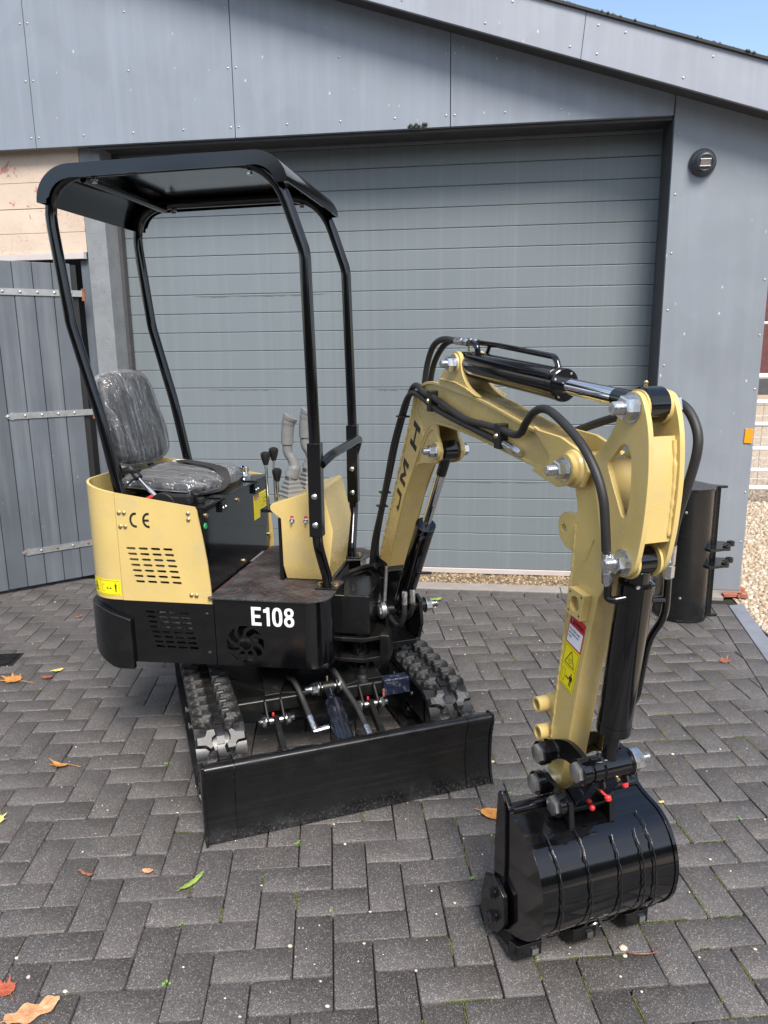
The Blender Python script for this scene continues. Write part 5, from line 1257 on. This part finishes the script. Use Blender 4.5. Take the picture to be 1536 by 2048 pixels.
for y, kk, mm in ((cy_ - .03, 36, 'steel'), (cy_ + .125, 34, 'ink')):
    a_, b_ = Vector((spp[kk][0], y, spp[kk][1])), Vector((spp[kk + 1][0], y, spp[kk + 1][1])); t_ = (b_ - a_).normalized(); nn = Vector((-t_.z, 0, t_.x)); nn = nn if nn.dot(a_ - Vector((1.30, y, .22))) > 0 else -nn
    MB(BK).lathe(a_ + nn * .006, a_ + nn, [(0, .0105), (.0026, .0105)], 18).build('hole_disc', M[mm], shell)  # flush disc in place of a hole: black for shade, bright for see-through
for s_, y in ((-1, -.052), (1, .060)):
    er = [(1.205, .44), (1.232, .455), (1.275, .448), (1.320, .452), (1.345, .435), (1.352, .40), (1.345, .372), (1.30, .375), (1.25, .385), (1.215, .40)]
    MB(BK).plate([(p.x, p.z) for p in catmull([(a, 0, b) for a, b in er], 3)], y - .006, y + .006, XZ).build('bucket_ear', M['black'], shell, bevel=.002)
    MB(BK).plate([(1.335, .445), (1.352, .44), (1.362, .37), (1.352, .366)], y - .007, y + .007, XZ).build('ear_rib', M['blacksat'], shell, bevel=.002)
MB(BK).cyl((1.228, -.06, .425), (1.228, .07, .425), .017).cyl((1.228, -.044, .425), (1.228, .044, .425), .028).build('pin', M['steel'], shell)
MB(BK).cyl((1.320, -.046, .420), (1.320, .054, .420), .027).build('pin_tube', M['black'], shell)
headed(shell, 1.228, .425, -.060); headed(shell, 1.320, .420, -.060)
MB(BK).ball((1.350, .008, .412), .0075).build('grease_cap', M['red'], shell)
# ------------------------------------------------------------ undercarriage
U = frame(-.742, 2.832, -62.8)
uf = MB(U).plate([(-.30, -.33), (.12, -.33), (.30, -.20), (.345, -.06), (.345, .06), (.30, .20), (.12, .33), (-.30, .33)], .165, .268, XY).build('undercarriage_frame', M['frame'], EX, bevel=.006)
MB(U).lathe((0, 0, .268), (0, 0, 1), [(0, .20), (.02, .20), (.022, .175), (.075, .175), (.078, .21), (.118, .21)], 40).build('slew_ring', M['frame'], uf, angle=35)
for s_ in (-1, 1):
    MB(U).hexa([(.10, .04 * s_, .352), (.335, .17 * s_, .267), (.335, .225 * s_, .267), (.10, .20 * s_, .352), (.10, .04 * s_, .362), (.338, .17 * s_, .276), (.338, .225 * s_, .276), (.10, .20 * s_, .362)]).build('gusset_plate', M['frame'], uf, bevel=.002)
xb = MB(U).box(.305, .350, -.335, .225, .212, .264).build('cross_beam', M['frame'], EX, bevel=.008, seg=3)
MB(U).box(.303, .352, .226, .335, .198, .266).build('scuffed_beam_end', M['scuffblue'], xb, bevel=.008, seg=3)
MB(U).box(.345, .352, .222, .230, .198, .230).build('rust_patch', M['brickred'], xb, bevel=.002)
MB(U).lathe((.30, .16, .264), (.30, .16, 1), [(0, .034), (.012, .03), (.02, .020), (.036, .018), (.04, .010)], 14).build('greasy_boss', M['frame'], xb, angle=25)
for y in (-.2, .155):
    br = MB(U)
    br.hexa([(.335, y - .030, .205), (.350, y - .030, .205), (.350, y - .022, .205), (.335, y - .022, .205), (.335, y - .030, .262), (.356, y - .030, .262), (.356, y - .022, .262), (.335, y - .022, .262)])
    br = MB(U).plate([(.325, .264), (.36, .262), (.418, .214), (.412, .190), (.392, .186), (.33, .235)], y - .033, y - .025, XZ).build('hanger_plate', M['frame'], xb, bevel=.002)
    MB(U).plate([(.325, .264), (.36, .262), (.418, .214), (.412, .190), (.392, .186), (.33, .235)], y + .025, y + .033, XZ).build('hanger_plate', M['frame'], xb, bevel=.002)
    pn = MB(U).cyl((.40, y - .052, .205), (.40, y + .055, .205), .011).build('pin', M['steel'], br)
    MB(U).hexbolt((.40, y + .036, .205), (0, 1, 0), .018, .016, .012).build('nut', M['zinc'], br); MB(U).hexbolt((.40, y - .036, .205), (0, -1, 0), .018, .012, .010).build('nut', M['zinc'], br)
    MB(U).cyl((.398, y - .008, .222), (.398, y - .008, .234), .0045, seg=10).build('red_grease_cap', M['red'], br)
    MB(U).plate([(.385, .215), (.392, .190), (.42, .182), (.712, .058), (.712, .092), (.425, .218), (.40, .225)], y - .010, y + .010, XZ).build('blade_arm', M['frame'], EX, bevel=.002)
# blade
bl = [(.690, .252), (.716, .262), (.728, .2635), (.7375, .259), (.7405, .250), (.738, .235), (.724, .19), (.718, .14), (.718, .09), (.724, .045), (.738, .004)]
blp = bl[:1] + [(p.x, p.z) for p in catmull([(a, 0, b) for a, b in bl[1:]], 3)]
blade = MB(U).ribbon(blp, -.010, -.393, .393, XZ).build('dozer_blade', M['blade'], EX, bevel=.0022, angle=45)
for s_ in (-1, 1):
    MB(U).ribbon(blp, -.010, *sorted((.3955 * s_, .484 * s_)), XZ).build('blade_wing', M['blade'], blade, bevel=.0022, angle=45)
    MB(U).plate([(.66, .06), (.66, .20), (.695, .262), (.74, .266), (.742, .24), (.730, .19), (.724, .14), (.724, .09), (.730, .045), (.746, .0), (.70, .002)], *sorted((.4845 * s_, .494 * s_)), XZ).build('end_plate', M['blade'], blade, bevel=.002)
V_, F_ = textobj('2025351810', .0105, 0, 1); mb = MB(U); put2d(mb, V_, F_, lambda u, v: (.7165 - v * .98, .172 + u, .2597 - v * .2)); mb.build('serial_number', M['stickerw'], blade, flat=True)
MB(U).box(.60, .70, -.05, -.035, .08, .22).build('cylinder_bracket', M['frame'], blade); MB(U).box(.60, .70, .035, .05, .08, .22).build('cylinder_bracket', M['frame'], blade)
# blade cylinder
p0, p1 = Vector((.668, 0, .150)), Vector((.378, 0, .290)); dd = (p1 - p0).normalized(); Ln = (p1 - p0).length
M['bluescuff'] = mat('blue_black_cylinder_paint', (.006, .007, .012), .2, coat=.3, bump=.15, bs=60, dust=((.14, .15, .18), .2, 30))
dc = MB(U).lathe(p0, p1, [(-.02, .028), (0, .034), (Ln * .76, .034), (Ln * .76 + .004, .032), (Ln * .80, .021), (Ln * .84, .016), (Ln * .95, .015)], 28).build('blade_cylinder', M['bluescuff'], EX, angle=35)
MB(U).cyl(p1 + Vector((0, -.022, 0)), p1 + Vector((0, .022, 0)), .023, seg=22).build('rod_eye', M['frame'], dc)
MB(U).cyl(p1 + Vector((0, -.07, 0)), p1 + Vector((0, .06, 0)), .012).build('pin', M['steel'], dc)
MB(U).hexbolt(p1 + Vector((0, -.038, 0)), (0, -1, 0), .022, .022, .022).build('nut', M['zinc'], dc); MB(U).hexbolt(p1 + Vector((0, .040, 0)), (0, 1, 0), .02, .012, .008).build('nut', M['zinc'], dc)
for y in (-.034, .028): MB(U).plate([(.335, .255), (.40, .268), (.402, .302), (.385, .318), (.36, .312), (.335, .27)], y, y + .008, XZ).build('bracket', M['frame'], dc, bevel=.003)
MB(U).cyl((.372, 0, .312), (.368, 0, .330), .004, seg=8).build('grease_nipple', M['yzinc'], dc)
def uhose(pts, r, fit):
    h_ = MB(U).tube(pts, r, seg=12, sm=8, wob=.02).build('hydraulic_hose', M['rubber'], EX, angle=80)
    for a, b in fit:
        a, b = Vector(a), Vector(b); L_ = (b - a).length
        MB(U).lathe(a, b, [(0, r * 1.15), (L_ * .6, r * 1.15), (L_ * .62, r * .9), (L_ * .64, r * 1.2), (L_, r * 1.2)], 12).build('fitting', M['zinc'], h_)
uhose([(.22, -.13, .28), (.30, -.115, .305), (.345, -.105, .29), (.39, -.095, .255), (.455, -.088, .225)], .0105, [((.455, -.088, .225), (.505, -.082, .198)), ((.512, -.088, .195), (.520, -.035, .205))])
uhose([(.25, .03, .29), (.31, .035, .322), (.355, .045, .315), (.40, .06, .28), (.48, .078, .245), (.565, .085, .210)], .0105, [((.565, .085, .210), (.64, .090, .178)), ((.648, .096, .172), (.650, .035, .165))])
# tracks
def belt_at(s):          # point, tangent angle on the outer belt line at arc length s
    r, a = .131, .45; st, ar = 2 * a, math.pi * r
    s = s % (2 * st + 2 * ar)
    if s < st: return (-a + s, .15 + r, 0.0)
    s -= st
    if s < ar: t = s / r; return (a + r * math.sin(t), .15 + r * math.cos(t), -t)
    s -= ar
    if s < st: return (a - s, .15 - r, -math.pi)
    s -= st; t = s / r; return (-a - r * math.sin(t), .15 - r * math.cos(t), -math.pi - t)
PER = 2 * .9 + 2 * math.pi * .131; NL = 37
def lug_mesh():
    lp_ = [(-.010, .078), (.010, .078), (.011, .054), (.016, .047), (.029, .042), (.030, .018), (.014, .015), (.007, .028), (-.004, .031), (-.020, .026), (-.024, .036), (-.013, .050)]
    mb = MB(); c = (.002, .045)
    lv = [[mb.v(c[0] + (x * 1.22 - c[0]) * k, c[1] + (y - c[1]) * k, z) for x, y in lp_] for k, z in ((1.16, -.002), (1.04, .016), (.93, .021))]
    mb.rings(lv, False)
    for t in tessellate_polygon([[Vector((x * 1.22, y, 0)) for x, y in lp_]]): mb.f([lv[2][i] for i in t])
    o = mb.build('lug', M['shoe'], None, angle=40); return o
proto = lug_mesh(); LM = proto.data; bpy.data.objects.remove(proto)
inv = Matrix.Translation(-Vector(EX.location))
for s_ in (-1, 1):
    yc = .41 * s_; path = []
    n = 96
    for k in range(n): x, z, a = belt_at(PER * k / n); path.append((x, z))
    tr = MB(U).ribbon(path, -.018, yc - .0825, yc + .0825, XZ, True).build('track', M['belt'], EX, angle=50)
    pads = MB(U)
    for k in range(NL):
        x, z, a = belt_at(PER * (k + .15) / NL)
        Rm = U @ Matrix.Translation((x, yc, z)) @ Matrix.Rotation(-a, 4, 'Y')
        for flip in (0, 1):
            o = bpy.data.objects.new('lug', LM); COL.objects.link(o); o.parent = tr
            o.matrix_local = inv @ Rm @ Matrix.Rotation(math.pi * flip, 4, 'Z')
        f0 = pads.fr; pads.fr = Rm; pads.box(-.013, .013, -.0125, .0125, -.001, .004); pads.fr = f0
        x, z, a = belt_at(PER * (k + .65) / NL); pads.fr = U @ Matrix.Translation((x, yc, z)) @ Matrix.Rotation(-a, 4, 'Y'); pads.box(-.017, .017, -.0145, -.0125, -.001, .004).box(-.017, .017, .0125, .0145, -.001, .004); pads.fr = f0
    pads.build('tread_pads', M['belt'], tr, kind='stuff', bevel=0)
    MB(U).box(-.42, .42, yc - .05, yc + .05, .10, .205).build('track_beam', M['blacksat'], tr, bevel=.006)
    for x, r in ((.45, .108), (-.45, .106)):
        MB(U).lathe((x, yc - .045, .15), (x, yc + 1, .15), [(0, r * .35), (.004, r * .9), (.012, r), (.078, r), (.086, r * .9), (.09, r * .35)], 32).build('idler_wheel' if x > 0 else 'drive_sprocket', M['blacksat'], tr)
    for x in (-.24, 0, .24):
        MB(U).lathe((x, yc - .06, .065), (x, yc + 1, .065), [(0, .02), (.004, .034), (.03, .036), (.09, .036), (.116, .034), (.12, .02)], 22).build('track_roller', M['blacksat'], tr)
    for x in (.16, .02): MB(U).hexbolt((x, yc + (.06 + .004) * s_, .115), (0, s_, 0), .012, .012).build('bolt', M['zinc'], tr)
    for x in (-.3, -.1, .1, .3): MB(U).dome((x, yc - s_ * .05, .17), (0, -s_, 0), .01, .007).build('bolt', M['zinc'], tr)

# ------------------------------------------------------------ leaves, pebbles, moss, weeds
def leaf(name, pts, m, x, y, size, rot, curl, label, stem=.4, tilt=(0, 0), seed=0):
    rnd = random.Random(seed); T_ = Matrix.Translation((x, y, .004)) @ Matrix.Rotation(R(rot), 4, 'Z') @ Matrix.Rotation(R(tilt[0]), 4, 'X') @ Matrix.Rotation(R(tilt[1]), 4, 'Y')
    mb = MB(T_); tri_ = []
    P = [(p[0] * size, p[1] * size) for p in pts]
    c = mb.v(0, 0, .003)
    def zz(px, py): return max(0, curl * (abs(py) / size) ** 2 * size + curl * .7 * (px / size) ** 2 * size + rnd.uniform(-.001, .0012))
    mid = [mb.v(px * .55, py * .55, zz(px * .55, py * .55) + .001) for px, py in P]; out = [mb.v(px, py, zz(px, py)) for px, py in P]; n = len(P)
    for i in range(n):
        j = (i + 1) % n; mb.f([c, mid[i], mid[j]]); mb.f([mid[i], out[i], out[j], mid[j]])
    bmesh.ops.solidify(mb.bm, geom=mb.bm.faces[:], thickness=.0006)
    if stem: mb.tube([(-.2 * size, 0, .003), (-.75 * size, .03 * size, .004), (-(1 + stem) * size, .12 * size, .003)], .0011, seg=6, sm=3)
    o = mb.build(name, m, angle=60); return tag(o, label, 'leaf', 'fallen leaves on the paving')
def rad(lobes, base=.45, n=60, pw=1.0):
    out = []
    for k in range(n):
        a = 2 * math.pi * k / n; r = base
        for la, lr, lw in lobes:
            dlt = abs((a - la + math.pi) % (2 * math.pi) - math.pi); r = max(r, lr * max(0, 1 - (dlt / lw) ** pw))
        out.append((r * math.cos(a), r * math.sin(a)))
    return out
maple = rad([(0, 1, .42), (.75, .9, .38), (-.75, .9, .38), (1.6, .72, .4), (-1.6, .72, .4), (.32, .7, .16), (-.32, .7, .16), (1.1, .72, .16), (-1.1, .72, .16)], .48)
oval = [(math.cos(t) * 1.0, math.sin(t) * .55 * (1 + .06 * math.sin(9 * t))) for t in [2 * math.pi * k / 36 for k in range(36)]]
lance = [(math.cos(t), math.sin(t) * .20 * (1 + .05 * math.sin(14 * t))) for t in [2 * math.pi * k / 36 for k in range(36)]]
oak = [(math.cos(t), math.sin(t) * (.42 + .13 * math.cos(7 * t))) for t in [2 * math.pi * k / 48 for k in range(48)]]
half = [(p[0], p[1] if p[1] > 0 else p[1] * .15) for p in maple]
LF = 'fallen_leaf'
leaf(LF, maple, M['lorange'], -2.185, 2.995, .075, 170, .25, 'large orange maple leaf with a long stem at the left edge of the paving', .7, seed=1)
leaf(LF, oval, M['lbrown'], -2.04, 3.035, .028, 10, .3, 'small dark brown leaf just right of the large orange maple leaf', 0, seed=2)
leaf(LF, oval, M['lyellow'], -2.035, 3.118, .026, 40, .2, 'small pale yellow leaf behind the large orange maple leaf', .4, seed=3)
leaf(LF, half, M['lbrown'], -2.332, 3.816, .035, 20, .5, 'crumpled dark brown leaf on the paving before the plank gate', 0, seed=4)
leaf(LF, half, M['lorange'], -1.55, 2.335, .055, 175, .5, 'torn orange half leaf lying left of the blade', .5, seed=5)
leaf(LF, maple, M['lyellow'], -1.575, 1.985, .05, 110, .3, 'olive yellow leaf cut by the left edge in the lower paving', .6, seed=6)
leaf(LF, maple, M['lred'], -1.125, 1.375, .042, 150, .4, 'crumpled red leaf near the bottom left corner', .1, seed=7)
leaf(LF, oak, M['ltan'], -1.025, 1.325, .060, 38, .3, 'tan curled oak leaf at the bottom left corner', .15, seed=8)
leaf(LF, lance, M['lgreen'], -.825, 1.785, .045, 62, .35, 'long narrow bright green leaf before the blade', .05, seed=9)
leaf(LF, oval, M['ltan'], -.973, 1.818, .017, 0, .3, 'tiny tan leaf scrap behind the long green leaf', 0, seed=10)
leaf(LF, lance, M['lbrown'], -1.142, 1.783, .028, -8, .6, 'rolled brown leaf shred in a joint left of the green leaf', .5, seed=11)
leaf(LF, oval, M['lorange'], .045, 2.215, .052, -12, .15, 'bright orange oval leaf behind the digging bucket', .45, seed=12)
leaf(LF, half, M['lbrown'], 1.142, 3.562, .05, 15, .9, 'crumpled rust brown leaf on the paving at the right edge', .2, seed=13)
leaf(LF, half, M['lbrown'], .79, 3.62, .03, 60, .9, 'small brown leaf seen behind the bucket cylinder pipe', 0, seed=14)
leaf(LF, oval, M['lgreen'], -.305, 4.322, .042, 20, .5, 'yellow green leaf on the paving near the door kerb', .1, seed=15)
leaf(LF, half, M['ltan'], -.551, 2.756, .025, 30, .4, 'tan leaf scrap under the excavator behind the blade', 0, seed=16)
leaf(LF, oval, M['lyellow'], .592, 2.352, .010, 30, .2, 'tiny yellow leaf scrap right of the digging bucket', 0, seed=17)
tw = MB().tube([(.365, 1.682, .003), (.385, 1.672, .008), (.42, 1.675, .010), (.445, 1.69, .006)], .0016, seg=6).build('twig', M['lbrown']); tag(tw, 'short curled brown twig beside a pale pebble before the bucket', 'twig')
PEB = [(-1.001, 2.102), (-1.161, 1.47), (-1.096, 1.419), (-.983, 1.391), (.359, 1.69), (.36, 1.667), (-.038, 2.463), (-1.206, 2.881), (-.419, 2.01), (-.473, 2.104), (-.298, 1.739), (-.155, 1.557), (-.35, 1.429), (-.544, 1.377), (.7, 2.67), (.673, 2.073), (.689, 1.731), (.381, 1.563), (.034, 2.539), (.284, 2.095), (-.726, 2.06), (-2.617, 4.057), (-2.689, 4.004), (-.1, 3.523), (-.298, 4.206), (-.296, 1.627), (-.483, 1.593), (.885, 2.728), (.901, 2.296)]
rnd = random.Random(21); mb = MB()
pts_ = [(x, y, rnd.uniform(.0035, .0065)) for x, y in PEB] + [(rnd.uniform(-2.4, 1.2), rnd.uniform(1.3, 4.4), rnd.uniform(.0015, .0035)) for _ in range(260)]
pts_[4] = (.359, 1.69, .010)
for x, y, r in pts_:
    c = Vector((x, y, r * .5)); sx, sy = rnd.uniform(.8, 1.4), rnd.uniform(.7, 1.1)
    rr = [[mb.v(c + Vector((math.cos(a * 1.047) * r * q * sx, math.sin(a * 1.047) * r * q * sy, h * r))) for a in range(6)] for q, h in ((.5, -.6), (1, 0), (.9, .35), (.4, .7))]
    mb.rings(rr)
tag(mb.build('pebble_litter', M['pebble'], angle=70), 'pale pebbles scattered over the paving', 'pebbles', kind='stuff')
# moss strands and little weeds in the joints
def blob(mb, x, y, r, h):
    rr = [[mb.v(x + math.cos(a * 1.257 + r * 99) * r * q * rnd.uniform(.7, 1.2), y + math.sin(a * 1.257 + r * 99) * r * q * rnd.uniform(.7, 1.2), z) for a in range(5)] for q, z in ((1, -.006), (.9, h * .6), (.4, h))]
    mb.rings(rr)
from mathutils import noise
mb = MB(); wd_ = MB(); nm = 0
for (z, c, kind, cl) in cand:
    if z > 6 or c.x < -2.2: continue
    for i in range(4):
        if len(cl) != 4: break
        a, b = cl[i - 1], cl[i]; m0 = (a + b) / 2
        v = noise.noise(Vector((m0.x * 1.3 + 4.2, m0.y * 1.3, 0))) + .55 * noise.noise(Vector((m0.x * 7, m0.y * 7, 3)))
        p_ = max(0, min(1, .16 + .85 * v + .34 * min(1, max(-1, m0.x + .35))))
        if rnd.random() > p_ * .5: continue
        L_ = (b - a).length; t0 = rnd.random() * .6; t1 = min(1, t0 + rnd.uniform(.15, .7)); t = t0
        out_ = (m0 - Vector((c.x, c.y))).normalized() * (GAP * .5)
        while t < t1:
            q = a + (b - a) * t + out_; blob(mb, q.x + rnd.uniform(-.001, .001), q.y + rnd.uniform(-.001, .001), rnd.uniform(.0009, .0028), rnd.uniform(-.002, .0016)); t += rnd.uniform(.02, .06) * .1 / max(L_, .05); nm += 1
mo_ = mb.build('joint_moss', M['moss'], angle=70); tag(mo_, 'green moss growing along the paving joints', 'moss', kind='stuff')
for _ in range(46):
    z, c, kind, cl = cand[int(rnd.random() ** 1.2 * min(420, len(cand) - 1))]
    if z > 90: continue
    p = cl[rnd.randrange(len(cl))]
    for k in range(rnd.randint(4, 9)):
        a = rnd.random() * 6.283; r = rnd.uniform(.004, .010); q = Vector((p.x + rnd.uniform(-.008, .008), p.y + rnd.uniform(-.008, .008), rnd.uniform(.001, .006))); u = Vector((math.cos(a), math.sin(a), .5)) * r; w_ = Vector((-math.sin(a), math.cos(a), 0)) * r * .38
        vs2 = [wd_.v(q), wd_.v(q + u * .5 + w_), wd_.v(q + u + Vector((0, 0, -.001))), wd_.v(q + u * .5 - w_)]; wd_.f(vs2)
tag(wd_.build('joint_weeds', M['weed'], flat=True), 'tiny weeds sprouting in the paving joints', 'weeds', kind='stuff')
